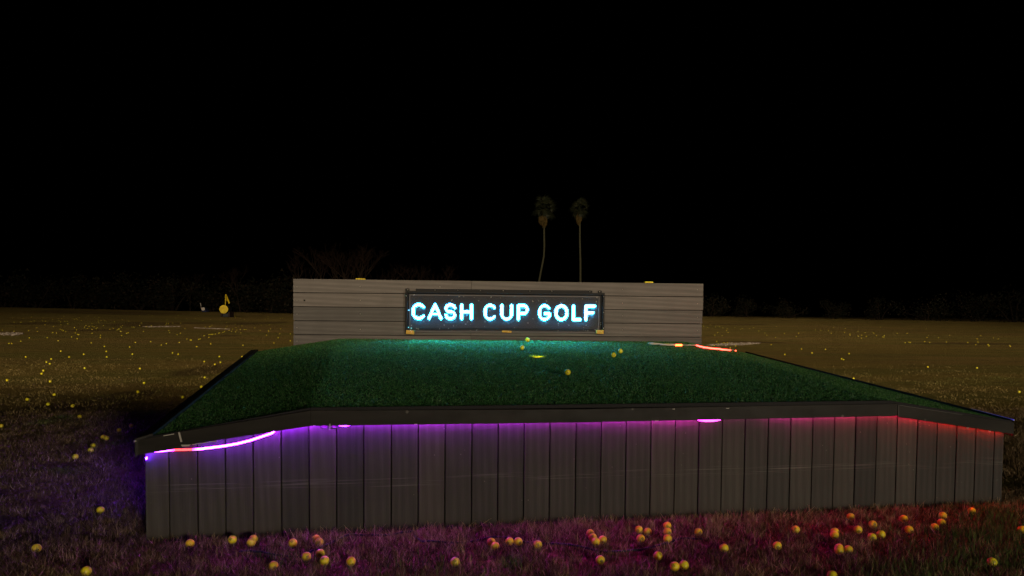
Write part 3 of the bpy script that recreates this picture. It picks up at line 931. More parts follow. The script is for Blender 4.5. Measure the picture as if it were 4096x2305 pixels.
block('spacer_block', 1624, 1322, 1656, 1337, 0.002, 0.062, YW, 'mustard wooden block under the bottom left corner of the lit sign', 0.05)
block('spacer_block', 2008, 1323, 2046, 1331, 0.002, 0.040, YW, 'thin pale brown block under the middle of the lit sign', 0.06)
block('spacer_block', 2386, 1321, 2415, 1336, 0.002, 0.060, YW, 'mustard wooden block under the bottom right corner of the lit sign', -0.01)
def top_block(x0, x1, h, label):
    ua, ub = BACK.hit(x0, 1125)[0], BACK.hit(x1, 1130)[0]
    t = thing('yellow_block', label, 'block', BACK.P((ua + ub) / 2, -0.010, zT), BACK.th, 'yellow blocks on and under the sign wall')
    w = (ub - ua) / 2
    MB().box(-w, w, -0.03, 0.03, 0.0005, h).build('body', YP, t, bevel=0.002)
    MB().box(-w * 0.9, w * 0.9, -0.0315, -0.0302, h * 0.15, h * 0.42).build('groove', YW, t)
top_block(1424, 1461, 0.010, 'flat yellow block lying on top of the backboard, left half')
top_block(2579, 2611, 0.014, 'thicker yellow block on top of the backboard, right half')

# ------------------------------------------------------------------ fallen lit flagstick on the turf
fs = thing('flagstick', 'fallen flagstick with glowing red tube and orange band lying at the turf\'s right back', 'flagstick')
def on_turf(px, py, lift):
    p = turf_hit(px, py, lift)
    if p is None:
        p = BACK.hitp(px, py, 0.06)
    return p
def emit(name, c, s):
    m = bpy.data.materials.new(name); m.use_nodes = True
    b = m.node_tree.nodes['Principled BSDF']
    b.inputs['Emission Color'].default_value = (*c, 1); b.inputs['Emission Strength'].default_value = s
    b.inputs['Base Color'].default_value = (0.5, 0.4, 0.35, 1)
    return m
org = on_turf(2715, 1381, 0.02)
fs.location = tuple(map(float, org))
def fp(lst, lift=0.022):
    return [on_turf(x, y, lift) - org for x, y in lst]
POLE = mat('pale_pole', (0.45, 0.38, 0.30), 0.5, 0.4)
# the red tube lies along the right slope, so its far pieces sit close to the back edge
P0 = fp([(2640, 1379.5), (2700, 1381)]); P1 = fp([(2727, 1381), (2760, 1380.5), (2785, 1381)])
MB().tube(P0, 0.006, 6).build('pole', POLE, fs, True)
MB().tube(P1, 0.004, 6).build('pole', POLE, fs, True)
MB().tube(fp([(2702, 1381), (2728, 1381)]), 0.0095, 8).build('light_band', emit('orange_glow', (1.0, 0.10, 0.012), 9), fs, True)
RT = fp([(2785, 1381.5), (2800, 1386), (2818, 1390), (2840, 1393), (2862, 1395.5), (2882, 1396.5), (2888, 1398.5), (2900, 1399.5), (2921, 1401)], 0.018)
MB().tube(RT, [0.0065] * len(RT), 8).build('light_tube', emit('red_glow', (1.0, 0.035, 0.022), 14), fs, True)
TT = [RT[-1], RT[-1] + (RT[-1] - RT[-2]) * 0.5 + np.array([0, 0, 0.006]), RT[-1] + (RT[-1] - RT[-2]) * 0.95]
MB().tube(TT, 0.004, 6).build('tip', POLE, fs, True)
MB().tube([TT[-1], TT[-1] + np.array([0.012, 0, -0.002])], 0.006, 6).build('tip_light', emit('red_tip', (1, 0.06, 0.02), 8), fs, True)
# folded pennant
a0, a1 = on_turf(2592, 1379.5, 0.012) - org, on_turf(2700, 1383.5, 0.012) - org
fv, ff = [], []
for i in range(17):
    t = i / 16
    c = a0 * (1 - t) + a1 * t
    wdt = 0.022 * math.sin(PI * min(1, t * 6 + 0.12) / 2) * (1 - 0.75 * t)
    for j in range(7):
        s_ = j / 6 * 2 - 1
        fv.append(c + np.array([0, s_ * wdt * 2.2, 0.011 + wdt * 0.42 * math.cos(s_ * 1.9) + 0.003 * math.sin(9 * t + 3 * s_)]))
for i in range(16):
    for j in range(6):
        ff.append((i * 7 + j, i * 7 + j + 1, i * 7 + j + 8, i * 7 + j + 7))
fl = link_mesh('flag', fv, ff, None, fs, True)
fm = mat('pale_flag', rough=0.7); k = N(fm); co = k.n('TexCoord').outputs['Object']
sx = k.n('SeparateXYZ'); k.l(co, sx.inputs[0])
k.base(k.mix(k.smooth(k.noise(k.mapping(co, (4, 60, 60)), 1.0, 2), 0.45, 0.6), (0.55, 0.50, 0.44), (0.52, 0.36, 0.04)))
fl.data.materials.append(fm)
sol = fl.modifiers.new('thickness', 'SOLIDIFY'); sol.thickness = 0.0025

# ------------------------------------------------------------------ grass round the platform
poly = [WALL.P(gu[0] - 0.01, 0.0, 0)[:2], WALL.P(gu[-1] + 0.01, 0.0, 0)[:2], B[3][:2], BACK.P(uR, -0.05, 0)[:2], BACK.P(uL, -0.05, 0)[:2], B[0][:2]]
def inside(x, y):
    r = np.zeros(len(x), bool); n = len(poly)
    for i in range(n):
        x0, y0 = poly[i]; x1, y1 = poly[(i + 1) % n]
        c = ((y0 > y) != (y1 > y)) & (x < (x1 - x0) * (y - y0) / (y1 - y0 + 1e-12) + x0)
        r ^= c
    return r
def vnoise(x, y, s, seed):
    r = np.random.RandomState(seed); g = r.uniform(0, 1, (64, 64))
    fx, fy = x * s, y * s
    ix, iy = np.floor(fx).astype(int), np.floor(fy).astype(int)
    tx, ty = sstep(fx - ix), sstep(fy - iy)
    G = lambda a, b: g[a % 64, b % 64]
    return (G(ix, iy) * (1 - tx) + G(ix + 1, iy) * tx) * (1 - ty) + (G(ix, iy + 1) * (1 - tx) + G(ix + 1, iy + 1) * tx) * ty
def scatter(n, x0, x1, y0, y1):
    x = RS.uniform(x0, x1, n); y = RS.uniform(y0, y1, n)
    keep = (~inside(x, y)) & (np.abs(x) < 0.78 * y + 0.3)
    return x[keep], y[keep]
def ground_blades(name, n, box, h0, h1, w0, w1, lean, clump, m, label, y1f=None):
    x, y = scatter(n, *box)
    c = vnoise(x, y, clump, 3) * 0.6 + vnoise(x, y, clump * 2.7, 5) * 0.4
    keep = RS.uniform(0, 1, len(x)) < np.clip((c - 0.22) * 2.2, 0.18, 1) * (1 if y1f is None else 1 - sstep((y - y1f[0]) / (y1f[1] - y1f[0])))
    x, y, c = x[keep], y[keep], c[keep]
    P = np.stack([x, y, gz(x, y) - 0.003], 1)
    n = len(x)
    hh = RS.uniform(h0, h1, n) * (0.55 + 0.9 * c)
    o = blades(name, P, hh, RS.uniform(w0, w1, n), lean, m)
    o['kind'] = 'stuff'; o['label'] = label; o['category'] = 'grass'
    return o
ground_blades('grass', 210000, (-2.6, 3.6, 2.85, 4.6), 0.016, 0.042, 0.0022, 0.005, 0.8, 9, GRASSBLADE, 'dry matted grass along the foot of the board wall')
ground_blades('grass', 130000, (-5.6, -1.4, 3.2, 8.0), 0.014, 0.036, 0.003, 0.007, 0.8, 5, GRASSBLADE, 'dry dark grass left of the raised green')
ground_blades('grass', 110000, (3.0, 7.0, 3.9, 9.0), 0.014, 0.036, 0.003, 0.007, 0.8, 5, GRASSBLADE, 'dry tufted grass right of the raised green')
ground_blades('grass', 190000, (-14, 14, 7.6, 18), 0.012, 0.028, 0.007, 0.014, 1.2, 1.6, RANGEBLADE, 'short dry grass of the range beyond the green', (10.0, 18.0))
x, y = scatter(9000, -0.3, 0.9, 3.0, 3.35); c = vnoise(x, y, 5, 9); kk = c > 0.86
GRN2 = blade_material('green_grass', GREEN, 0.6, 0.2)
PP = [np.stack([x[kk], y[kk], 0 * x[kk]], 1)]
for (cx, cy, n_, s_) in ((2.25, 3.35, 1700, 0.18), (2.5, 3.72, 1700, 0.15), (2.8, 4.05, 1200, 0.16), (1.8, 3.12, 700, 0.14), (-1.05, 3.25, 120, 0.1), (-2.0, 3.9, 160, 0.14), (-2.25, 4.4, 120, 0.10), (-0.35, 3.15, 260, 0.16), (2.75, 3.9, 500, 0.16)):
    q = np.stack([RS.normal(cx, s_, n_), RS.normal(cy, s_ * 0.6, n_), np.zeros(n_)], 1)
    PP.append(q[~inside(q[:, 0], q[:, 1])])
PP = np.concatenate(PP); n = len(PP)
o = blades('green_grass', PP, RS.uniform(0.025, 0.058, n), RS.uniform(0.003, 0.0055, n), 0.6, GRN2)
o['kind'] = 'stuff'; o['label'] = 'green grass tufts growing through the dry grass in front'; o['category'] = 'grass'

# long straw tufts against the boards and standing clumps in front of them
TUFT = blade_material('straw_tuft', [(0, (0.10, 0.06, 0.026)), (0.5, (0.26, 0.165, 0.075)), (1, (0.52, 0.38, 0.21))], 0.7, 0.15)
tb = []
for _ in range(900):
    uu = RS.uniform(0.6, gu[-1] + 0.25)
    if RS.uniform() > vnoise(np.array([uu]), np.array([0.3]), 3.1, 11)[0] * 1.3:
        continue
    c = WALL.P(uu, 0.03 + abs(RS.normal(0, 0.16)), 0)
    tb.append(c[None] + RS.normal(0, 0.014, (14, 3)) * np.array([1, 1, 0]))
for _ in range(420):
    c = np.array([RS.uniform(-2.2, 3.3), RS.uniform(3.05, 4.3), 0])
    tb.append(c[None] + RS.normal(0, 0.018, (16, 3)) * np.array([1, 1, 0]))
tb = np.concatenate(tb)
tb = tb[~inside(tb[:, 0], tb[:, 1])]
n = len(tb)
o = blades('straw_tufts', tb, RS.uniform(0.022, 0.062, n), RS.uniform(0.0022, 0.0045, n), 0.75, TUFT)
o['kind'] = 'stuff'; o['label'] = 'longer straw-coloured tufts standing along the foot of the boards'; o['category'] = 'grass'

# hose-like cable snaking through the grass in front of the wall
cpts = []
for (x, y) in ((960, 2205), (1050, 2214), (1120, 2220), (1200, 2224), (1290, 2190), (1400, 2140), (1480, 2137), (1560, 2139), (1640, 2131), (1655, 2125), (1662, 2146), (1690, 2166), (1760, 2173), (1830, 2171), (1900, 2160), (1985, 2149), (2060, 2160), (2110, 2168), (2180, 2173), (2280, 2183), (2350, 2196), (2420, 2203), (2500, 2204), (2560, 2206), (2640, 2180), (2720, 2150), (2780, 2157), (2840, 2166)):
    p = ground_hit(x, y, 0.014); cpts.append(p)
cpts2 = []
for i in range(len(cpts) - 1):
    for t in (0, 0.5):
        q = cpts[i] * (1 - t) + cpts[i + 1] * t
        q[2] += 0.006 * math.sin(i * 1.7 + t * 3)
        cpts2.append(q)
tag(MB().tube(cpts2, 0.0055, 6).build('cable', BLACKCABLE, None, True), 'thin black cable snaking through the grass in front of the board wall', 'cable')

# ------------------------------------------------------------------ golf balls
def ball_material():
    m = mat('yellow_ball', (0.72, 0.60, 0.012), 0.32, 0.5)
    k = N(m); co = k.n('TexCoord').outputs['Object']
    sx = k.n('SeparateXYZ'); k.l(co, sx.inputs[0])
    def band(v, a, b):
        return k.math('MULTIPLY', k.math('GREATER_THAN', v, a), k.math('LESS_THAN', v, b))
    bars = None
    for c in (-0.0045, 0.0, 0.0045):            # the printed three-bar range mark
        e = band(sx.outputs[0], c - 0.0013, c + 0.0013)
        bars = e if bars is None else k.math('MAXIMUM', bars, e)
    mark = k.math('MULTIPLY', bars, k.math('MULTIPLY', band(sx.outputs[2], -0.006, 0.006), k.math('LESS_THAN', sx.outputs[1], -0.012)))
    oi = k.n('ObjectInfo').outputs['Random']
    col = k.mix(oi, (0.74, 0.60, 0.010), (0.66, 0.60, 0.018))
    dirt = k.math('MULTIPLY', k.smooth(k.noise(co, 90, 4), 0.56, 0.72), 0.35)
    col = k.mix(dirt, col, (0.22, 0.17, 0.02))
    k.base(k.mix(mark, col, (0.03, 0.03, 0.015)))
    vor = k.n('TexVoronoi'); k.l(co, vor.inputs['Vector']); vor.inputs['Scale'].default_value = 260
    k.bump(k.smooth(vor.outputs['Distance'], 0.0, 0.55), 0.35, 0.0006)
    return m
BALLMAT = ball_material()
def ball_mesh(name, n, mtl):
    bm = bmesh.new()
    bmesh.ops.create_icosphere(bm, subdivisions=n, radius=0.02135)
    for f in bm.faces:
        f.smooth = True
    me = bpy.data.meshes.new(name); bm.to_mesh(me); bm.free(); me.materials.append(mtl)
    return me
BNEAR, BFAR = ball_mesh('golf_ball', 4, BALLMAT), ball_mesh('golf_ball', 2, BALLMAT)
def ball(p, label, group, near=True, front=False):
    o = bpy.data.objects.new('golf_ball', BNEAR if near else BFAR)
    C.objects.link(o)
    o.location = tuple(map(float, p))
    o.rotation_euler = (random.uniform(-0.9, 0.9), random.uniform(-1, 1), random.uniform(-0.7, 0.7)) if front else tuple(random.uniform(0, 6.28) for _ in range(3))
    return tag(o, label, 'golf ball', group)
GF, GLM, GRM, GT = 'golf balls in the grass in front of the wall', 'golf balls on the range left of the green', 'golf balls on the range right of the green', 'golf balls on the turf'
NEARB = [
 (146, 2194, 'yellow golf ball alone on dark grass at the far left, well left of the wall'),
 (345, 2285, 'yellow golf ball at the bottom edge, left of the wall corner'),
 (402, 2041, 'yellow golf ball beside the violet-lit grass left of the wall, halfway up it'),
 (302, 1827, 'yellow golf ball on dark grass just left of the fascia end'),
 (363, 1801, 'half-hidden yellow golf ball below another one, left of the fascia end'),
 (372, 1783, 'yellow golf ball just above a half-hidden one, left of the fascia end'),
 (413, 1749, 'left ball of the touching pair on the grass by the fascia end'),
 (426, 1753, 'right ball of the touching pair on the grass by the fascia end'),
 (760, 2175, 'leftmost pink-topped ball at the foot of the wall, sunk in grass'),
 (930, 2159, 'second pink-topped ball from the left at the foot of the wall, fully clear'),
 (1013.6, 2157, 'rear ball of the leftmost overlapping pair at the foot of the wall'),
 (1004.6, 2171, 'front ball of the leftmost overlapping pair at the foot of the wall'),
 (1171, 2172, 'pink-topped ball alone between two overlapping pairs at the wall foot'),
 (1265, 2157, 'rear ball of the overlapping pair just right of a single ball, near the violet grass'),
 (1277, 2170, 'front ball of the overlapping pair just right of a single ball, near the violet grass'),
 (1226, 2227, 'left ball of the loose trio in the violet grass'),
 (1281, 2215, 'upper ball of the loose trio in the violet grass'),
 (1298, 2243, 'lower right ball of the loose trio in the violet grass'),
 (1404, 2246, 'single ball to the right of the loose trio in the violet grass'),
 (1094, 2264, 'single ball nearest the bottom edge, below left of the loose trio'),
 (1820, 2248, 'lone ball with a dark print mark, well below the middle of the wall'),
 (1965, 2169, 'rear ball of the overlapping pair left of the cable in the magenta grass'),
 (1981, 2186, 'front ball of the overlapping pair left of the cable in the magenta grass'),
 (2038, 2167, 'left ball of two side by side where the black cable starts'),
 (2073, 2167, 'right ball of two side by side where the black cable starts'),
 (2151, 2179, 'ball lying on the black cable in the magenta grass'),
 (2361, 2134, 'topmost ball of the cluster of four by the cable'),
 (2372, 2151, 'middle, mostly covered ball of the cluster of four by the cable'),
 (2383, 2168, 'lowest ball of the cluster of four by the cable'),
 (2411, 2160, 'rightmost ball of the cluster of four by the cable'),
 (2556, 2120, 'upper left ball of the triangle of three right of the cluster'),
 (2591, 2128, 'right ball of the triangle of three, partly sunk in grass'),
 (2563, 2155, 'lowest ball of the triangle of three right of the cluster'),
 (2669, 2103, 'farthest ball of the column of three at the wall foot, orange with bars'),
 (2670, 2128, 'middle ball of the column of three at the wall foot'),
 (2670, 2155, 'nearest ball of the column of three, with a three-bar mark'),
 (2793, 2129, 'single orange-topped ball to the right of the column of three'),
 (2896, 2193, 'single ball with dark bars in the brown grass below right of the column of three'),
 (2401, 2241, 'plain ball below the cluster of four, alone in dark grass'),
 (2632, 2224, 'plain ball alone above the bottom pair, in dark grass'),
 (2699, 2266, 'left ball of the pair near the bottom edge, right of centre'),
 (2736, 2261, 'right ball of the pair near the bottom edge, with three bars'),
 (3182.6, 2118.6, 'orange-topped ball with a bright glint in the red-lit grass'),
 (3108.9, 2183.8, 'red-topped ball in the brown grass, half covered by blades'),
 (3403, 2068, 'orange ball resting against the wall boards at right'),
 (3491, 2098, 'ball in red grass between the one at the wall and the green tuft'),
 (3339.5, 2128, 'rear ball of the stacked pair in the red grass'),
 (3338, 2141, 'front ball of the stacked pair in the red grass'),
 (3432, 2119, 'half-sunk ball right of the stacked pair in the red grass'),
 (3488, 2149, 'left ball of two close together below the right part of the wall'),
 (3524, 2138, 'right ball of two close together below the right part of the wall'),
 (3615, 2076, 'orange ball near the wall above another one, right part'),
 (3636, 2119, 'ball below the one near the wall, at the edge of the green tufts'),
 (3771, 2063, 'farthest of three loosely spaced balls near the right end of the wall'),
 (3766, 2091, 'most hidden of three loosely spaced balls near the right end of the wall'),
 (3739, 2110, 'nearest of three loosely spaced balls near the right end of the wall'),
 (3887, 2045, 'orange ball touching the wall near its right end'),
 (3356, 2193, 'rear ball of the closely stacked pair below the red grass'),
 (3356, 2203, 'front ball of the closely stacked pair below the red grass'),
 (3394, 2200, 'ball just right of the closely stacked pair, with a dark logo'),
 (3968, 2249, 'ball alone on the green grass in the bottom right corner'),
 (4088, 2120, 'ball cut by the right edge of the picture, low down'),
 (3329, 2303, 'ball cut by the bottom edge of the picture, right of centre'),
]
for x, y, l in NEARB:
    p = ground_hit(x, y, 0.026)
    ball(p, l, GF if x > 480 or y > 1900 else GLM, True, True)
for x, y, l in ((2110, 1360, 'yellow golf ball farthest back on the turf, against the backboard'), (2089, 1391, 'yellow golf ball on the turf between the backboard and the lit cup'),
                (2482, 1404.5, 'rear ball of the two close together on the turf, with printed bars'), (2454, 1420, 'front ball of the two close together on the turf'),
                (2270.6, 1489, 'yellow golf ball nearest the front of the turf, below the lit cup')):
    ball(turf_hit(x, y, 0.026), l, GT, True, True)
MIDB = [(29, 1521, 'yellow ball at the left edge of the picture, mid field'), (201, 1526, 'yellow ball below left of the staggered line of balls, mid left field'),
 (577, 1532, 'upper of two balls one above the other beside the green\'s back left corner'), (552, 1568, 'lower of two balls one above the other beside the green\'s back left corner'),
 (217, 1579, 'yellow ball at the top of the dark patch of ground at left'), (109, 1598, 'left ball on the dark patch of ground at left'),
 (192, 1617, 'middle ball on the dark patch of ground at left'), (290, 1624, 'right ball on the dark patch of ground at left'),
 (319, 1667, 'yellow ball below the dark patch of ground at left'), (4, 1704, 'yellow ball cut by the left edge, level with the fascia'),
 (525, 1704, 'upper right ball beside the left flashing of the green'), (476, 1721, 'ball just below left of the one beside the left flashing'),
 (167, 1495, 'lower of two close balls at the left, above a single one'), (174, 1483, 'upper of two close balls at the left, above a single one'),
 (339, 1473, 'yellow ball alone in the middle of the left field'), (560, 1475, 'yellow ball above the two stacked ones beside the green'),
 (819, 1510, 'ball on the grass closest above the left flashing, middle'), (805.6, 1547.6, 'ball touching the left flashing of the green, middle'),
 (731, 1589, 'ball close beside the left flashing, lowest of three'), (860, 1458, 'lowest ball of the triangle left of the flashing tip'),
 (817.5, 1446.5, 'left ball of the triangle left of the flashing tip'), (882, 1449.6, 'right ball of the triangle left of the flashing tip'),
 (877.6, 1426.4, 'ball above the triangle left of the flashing tip'), (968.5, 1427, 'ball half hidden behind the left flashing near its tip'),
 (186, 1449, 'left ball of a close trio in the left field'), (200, 1455.7, 'lower ball of a close trio in the left field'), (205, 1436.4, 'top ball of a close trio in the left field'),
 (1079, 1405.6, 'left ball of two beside the foot of the backboard'), (1095.8, 1372, 'ball above two others beside the backboard, left of it'),
 (3710.8, 1468, 'left one of two level balls in the right field'), (3907.3, 1472, 'right one of two level balls in the right field'),
 (4076, 1568, 'yellow ball near the right edge, above the fascia end'), (3413.7, 1515, 'yellow ball closest above the right edge of the green'),
 (3366.3, 1435.8, 'left ball of the touching pair in the right field'), (3373.6, 1438.9, 'right ball of the touching pair in the right field'),
 (3396.3, 1415.3, 'ball just above the touching pair in the right field'), (3139, 1418.4, 'ball right of the gravel patch, above the green edge'),
 (3206, 1396.6, 'left of three spread balls in the middle of the right field'), (3247.9, 1412.2, 'lowest of three spread balls in the middle of the right field'), (3302, 1397.6, 'right of three spread balls in the middle of the right field')]
FAR = []
def crop(ox, oy, s, pts):
    for x, y in pts:
        FAR.append((ox + x / s, oy + y / s))
crop(0, 1240, 6.44, [(330,210),(595,220),(810,190),(1110,210),(1360,245),(1095,278),(1175,293),(800,305),(880,283),(368,318),(538,322),(1520,275),(1560,308),(1670,297),(1732,293),(1590,228),(1495,226),(1650,163),(1880,228),(1925,248),(1975,232),(2005,253),(2050,203),(2095,275),(2270,160),(2445,190),(2550,195),(2535,263),(2540,310),(1570,380),(1748,358),(1158,385),(1380,427),(2370,348),(2215,402),(2180,448),(2298,427),(2377,420),(2425,438),(2505,455),(2480,486),(2250,480),(2370,503),(1918,457),(1970,515),(950,460),(963,553),(735,538),(360,548),(62,525),(1550,500),(1595,518),(1632,538),(1693,562),(1360,585),(1452,597),(1945,594),(2000,630),(2030,638),(1848,696),(1990,740),(2375,604),(757,720),(1217,715),(537,805),(235,865),(302,866),(1497,793),(2350,848),(1568,1063),(2160,1143),(1785,1215),(663,1212)])
crop(400, 1240, 6.44, [(28,270),(125,278),(370,305),(570,250),(740,288),(1065,335),(1022,402),(90,410),(578,405),(535,428),(550,455),(825,440),(875,450),(1192,434),(1322,402),(1337,436),(1383,428),(345,477),(255,500),(490,485),(488,500),(440,515),(525,552),(545,556),(1120,553),(730,590),(687,602),(562,660),(15,650),(12,714),(912,836),(115,940),(767,955),(165,1070),(835,1140),(177,1212),(1310,818),(1583,908),(1710,870),(2043,835),(2240,748),(2325,775),(2355,778),(2545,758),(2495,945),(1870,1108),(2018,1142),(1773,533),(1795,588),(2073,596),(1988,640),(2187,483),(1698,377),(1713,342),(1763,348),(1875,340),(2077,342),(1727,255),(1950,210),(2023,147),(1990,140),(2230,233),(2455,233),(2560,242),(1015,145),(1255,115),(1340,145),(2535,143)])
crop(800, 1240, 6.44, [(78,275),(270,252),(520,280),(680,320),(812,230),(910,203),(1045,212),(1148,248),(905,178),(1443,127),(1750,175),(1752,232),(1678,238),(2075,217),(2127,215),(2140,112),(307,397),(138,437),(245,440),(268,433),(697,420),(908,370),(1080,410),(928,458),(843,493),(668,478),(750,530),(815,553),(950,525),(915,567),(1052,590),(1040,503),(1143,508),(1185,506),(1412,464),(1577,395),(1785,387),(1552,523),(1765,530),(1770,560),(1813,490),(2080,490),(632,555),(592,578),(505,590),(485,600),(395,623),(328,628),(287,633),(233,640),(105,670),(230,710),(5,745),(1718,650),(2060,614),(2328,617),(2015,716),(2327,798),(1110,912),(280,874)])
crop(2780, 1260, 6.44, [(318,323),(530,310),(630,302),(718,332),(832,355),(812,400),(853,455),(583,455),(510,522),(698,538),(1030,328),(1170,374),(1215,348),(1403,354),(1507,330),(1646,413),(1716,380),(1800,466),(1850,523),(2098,293),(2303,480),(2075,582),(560,687),(597,746),(746,716),(838,714),(497,788),(1048,798),(905,850),(1963,768),(390,257),(220,290)])
crop(3180, 1260, 6.44, [(32,555),(90,470),(525,390),(665,395),(867,408),(985,336),(1296,350),(933,475),(1277,452),(1420,488),(1413,520),(1623,436),(1803,458),(1992,447),(2033,472),(1622,545),(1722,523),(1832,549),(1710,598),(2098,536),(2257,568),(2287,572),(2297,535),(2197,315)])
crop(3580, 1260, 4.992, [(42,367),(240,370),(623,281),(665,412),(638,452),(868,456),(1091,406),(1710,413),(1640,480),(1966,462),(2062,480),(202,553),(273,542),(301,552),(593,534),(692,549),(1027,543),(1453,553),(1655,543),(1612,598),(1858,594),(1878,620),(2290,615),(2302,628)])
for x, y, l in MIDB:
    ball(ground_hit(x, y, 0.019), l, GLM if x < 2000 else GRM, False)
far = []
for x, y in FAR:
    p = ground_hit(x, y, 0.019)
    if p is not None:
        far.append((p[1], p, x))
far.sort(key=lambda a: a[0])
room = 300 - len(NEARB) - 5 - len(MIDB)
GL1, GR1 = 'small yellow balls far out on the left field', 'small yellow balls far out on the right field'
NUM = ['zero', 'one', 'two', 'three', 'four', 'five', 'six', 'seven', 'eight', 'nine', 'ten', 'eleven', 'twelve', 'thirteen', 'fourteen', 'fifteen', 'sixteen', 'seventeen', 'eighteen', 'nineteen', 'twenty']
ORD = ['', 'first', 'second', 'third', 'fourth', 'fifth', 'sixth', 'seventh', 'eighth', 'ninth', 'tenth', 'eleventh', 'twelfth', 'thirteenth', 'fourteenth', 'fifteenth', 'sixteenth', 'seventeenth', 'eighteenth', 'nineteenth', 'twentieth']
def where(x, y):
    if x < 2000:
        row = 'beyond' if y < 1303 else 'level with' if y < 1322 else 'just below' if y < 1352 else 'well below'
        col = ('the thick left gravel strip' if x < 130 else 'the gap beside the thick gravel strip' if x < 260 else 'the open left field' if x < 400 else 'the darker left field' if x < 560
               else 'the thin pale strip' if x < 740 else 'the slanting pale strip' if x < 930 else 'the grass by the backboard\'s left end')
    else:
        row = 'beyond' if y < 1318 else 'level with' if y < 1345 else 'just below'
        col = ('the wall\'s right end' if x < 2920 else 'the right gravel strip' if x < 3080 else 'the near right field' if x < 3330 else 'the middle right field' if x < 3600 else 'the outer right field' if x < 3850 else 'the right picture edge')
    return row + ' ' + col
cells_ = {}
for d, p, x in far[:room]:
    cells_.setdefault(where(x, to_px(p)[1]), []).append((x, p))
for w_, lst in cells_.items():
    lst.sort(key=lambda a: a[0])
    for k_, (x, p) in enumerate(lst):
        n_ = len(lst)
        lab = ('only small yellow ball ' + w_) if n_ == 1 else '%s from left of %s small balls %s' % (ORD[k_ + 1] if k_ < 20 else str(k_ + 1) + 'th', NUM[n_] if n_ <= 20 else str(n_), w_)
        ball(p, lab, GL1 if x < 2000 else GR1, False)
bm = bmesh.new()
for d, p, x in far[room:]:
    bmesh.ops.create_icosphere(bm, subdivisions=1, radius=0.0225, matrix=Matrix.Translation(Vector(p)))
me = bpy.data.meshes.new('distant_golf_balls'); bm.to_mesh(me); bm.free(); me.materials.append(BALLMAT)
o = bpy.data.objects.new('distant_golf_balls', me); C.objects.link(o)
o['kind'] = 'stuff'; o['label'] = 'the most distant yellow golf balls, mere specks on the range'; o['category'] = 'golf balls'

# ------------------------------------------------------------------ pale gravel strips on the range
STONE = mat('pale_gravel', rough=0.9)
k = N(STONE); k.base(k.ramp(k.n('NewGeometry').outputs['Random Per Island'], [(0.0, (0.10, 0.075, 0.06)), (0.5, (0.22, 0.175, 0.145)), (1.0, (0.42, 0.36, 0.31))]))
def gravel(x0, x1, yc, hw, n, size, label):
    mb = MB()
    for _ in range(n):
        t = random.random()
        hh = hw * (1 - abs(2 * t - 1) ** 3)
        px = x0 + (x1 - x0) * t; py = yc[0] * (1 - t) + yc[1] * t + random.gauss(0, 0.45) * hh
        p = ground_hit(px, py)
        if p is None:
            continue
        r = size * random.uniform(0.5, 1.3)
        a = random.uniform(0, 6)
        v = [p + np.array([r * math.cos(a + j * 2 * PI / 5) * random.uniform(0.7, 1.2), r * math.sin(a + j * 2 * PI / 5) * random.uniform(0.7, 1.2), -0.005]) for j in range(5)]
        mb.add(v + [p + np.array([0, 0, r * 0.8])], [(j, (j + 1) % 5, 5) for j in range(5)])
    o = mb.build('gravel_strip', STONE)
    o['kind'] = 'stuff'; o['label'] = label; o['category'] = 'gravel'
gravel(2828, 3040, (1381.5, 1374), 5, 900, 0.035, 'strip of pale loose gravel right of the backboard')
gravel(-10, 92, (1337, 1336), 5, 700, 0.05, 'thick pale gravel strip at the left edge of the picture')
gravel(570, 722, (1308.5, 1307.5), 1.6, 330, 0.05, 'thin pale strip across the left field, further away')
gravel(776, 918, (1312.5, 1318), 1.1, 380, 0.045, 'thin slanting pale strip below the round yellow target')

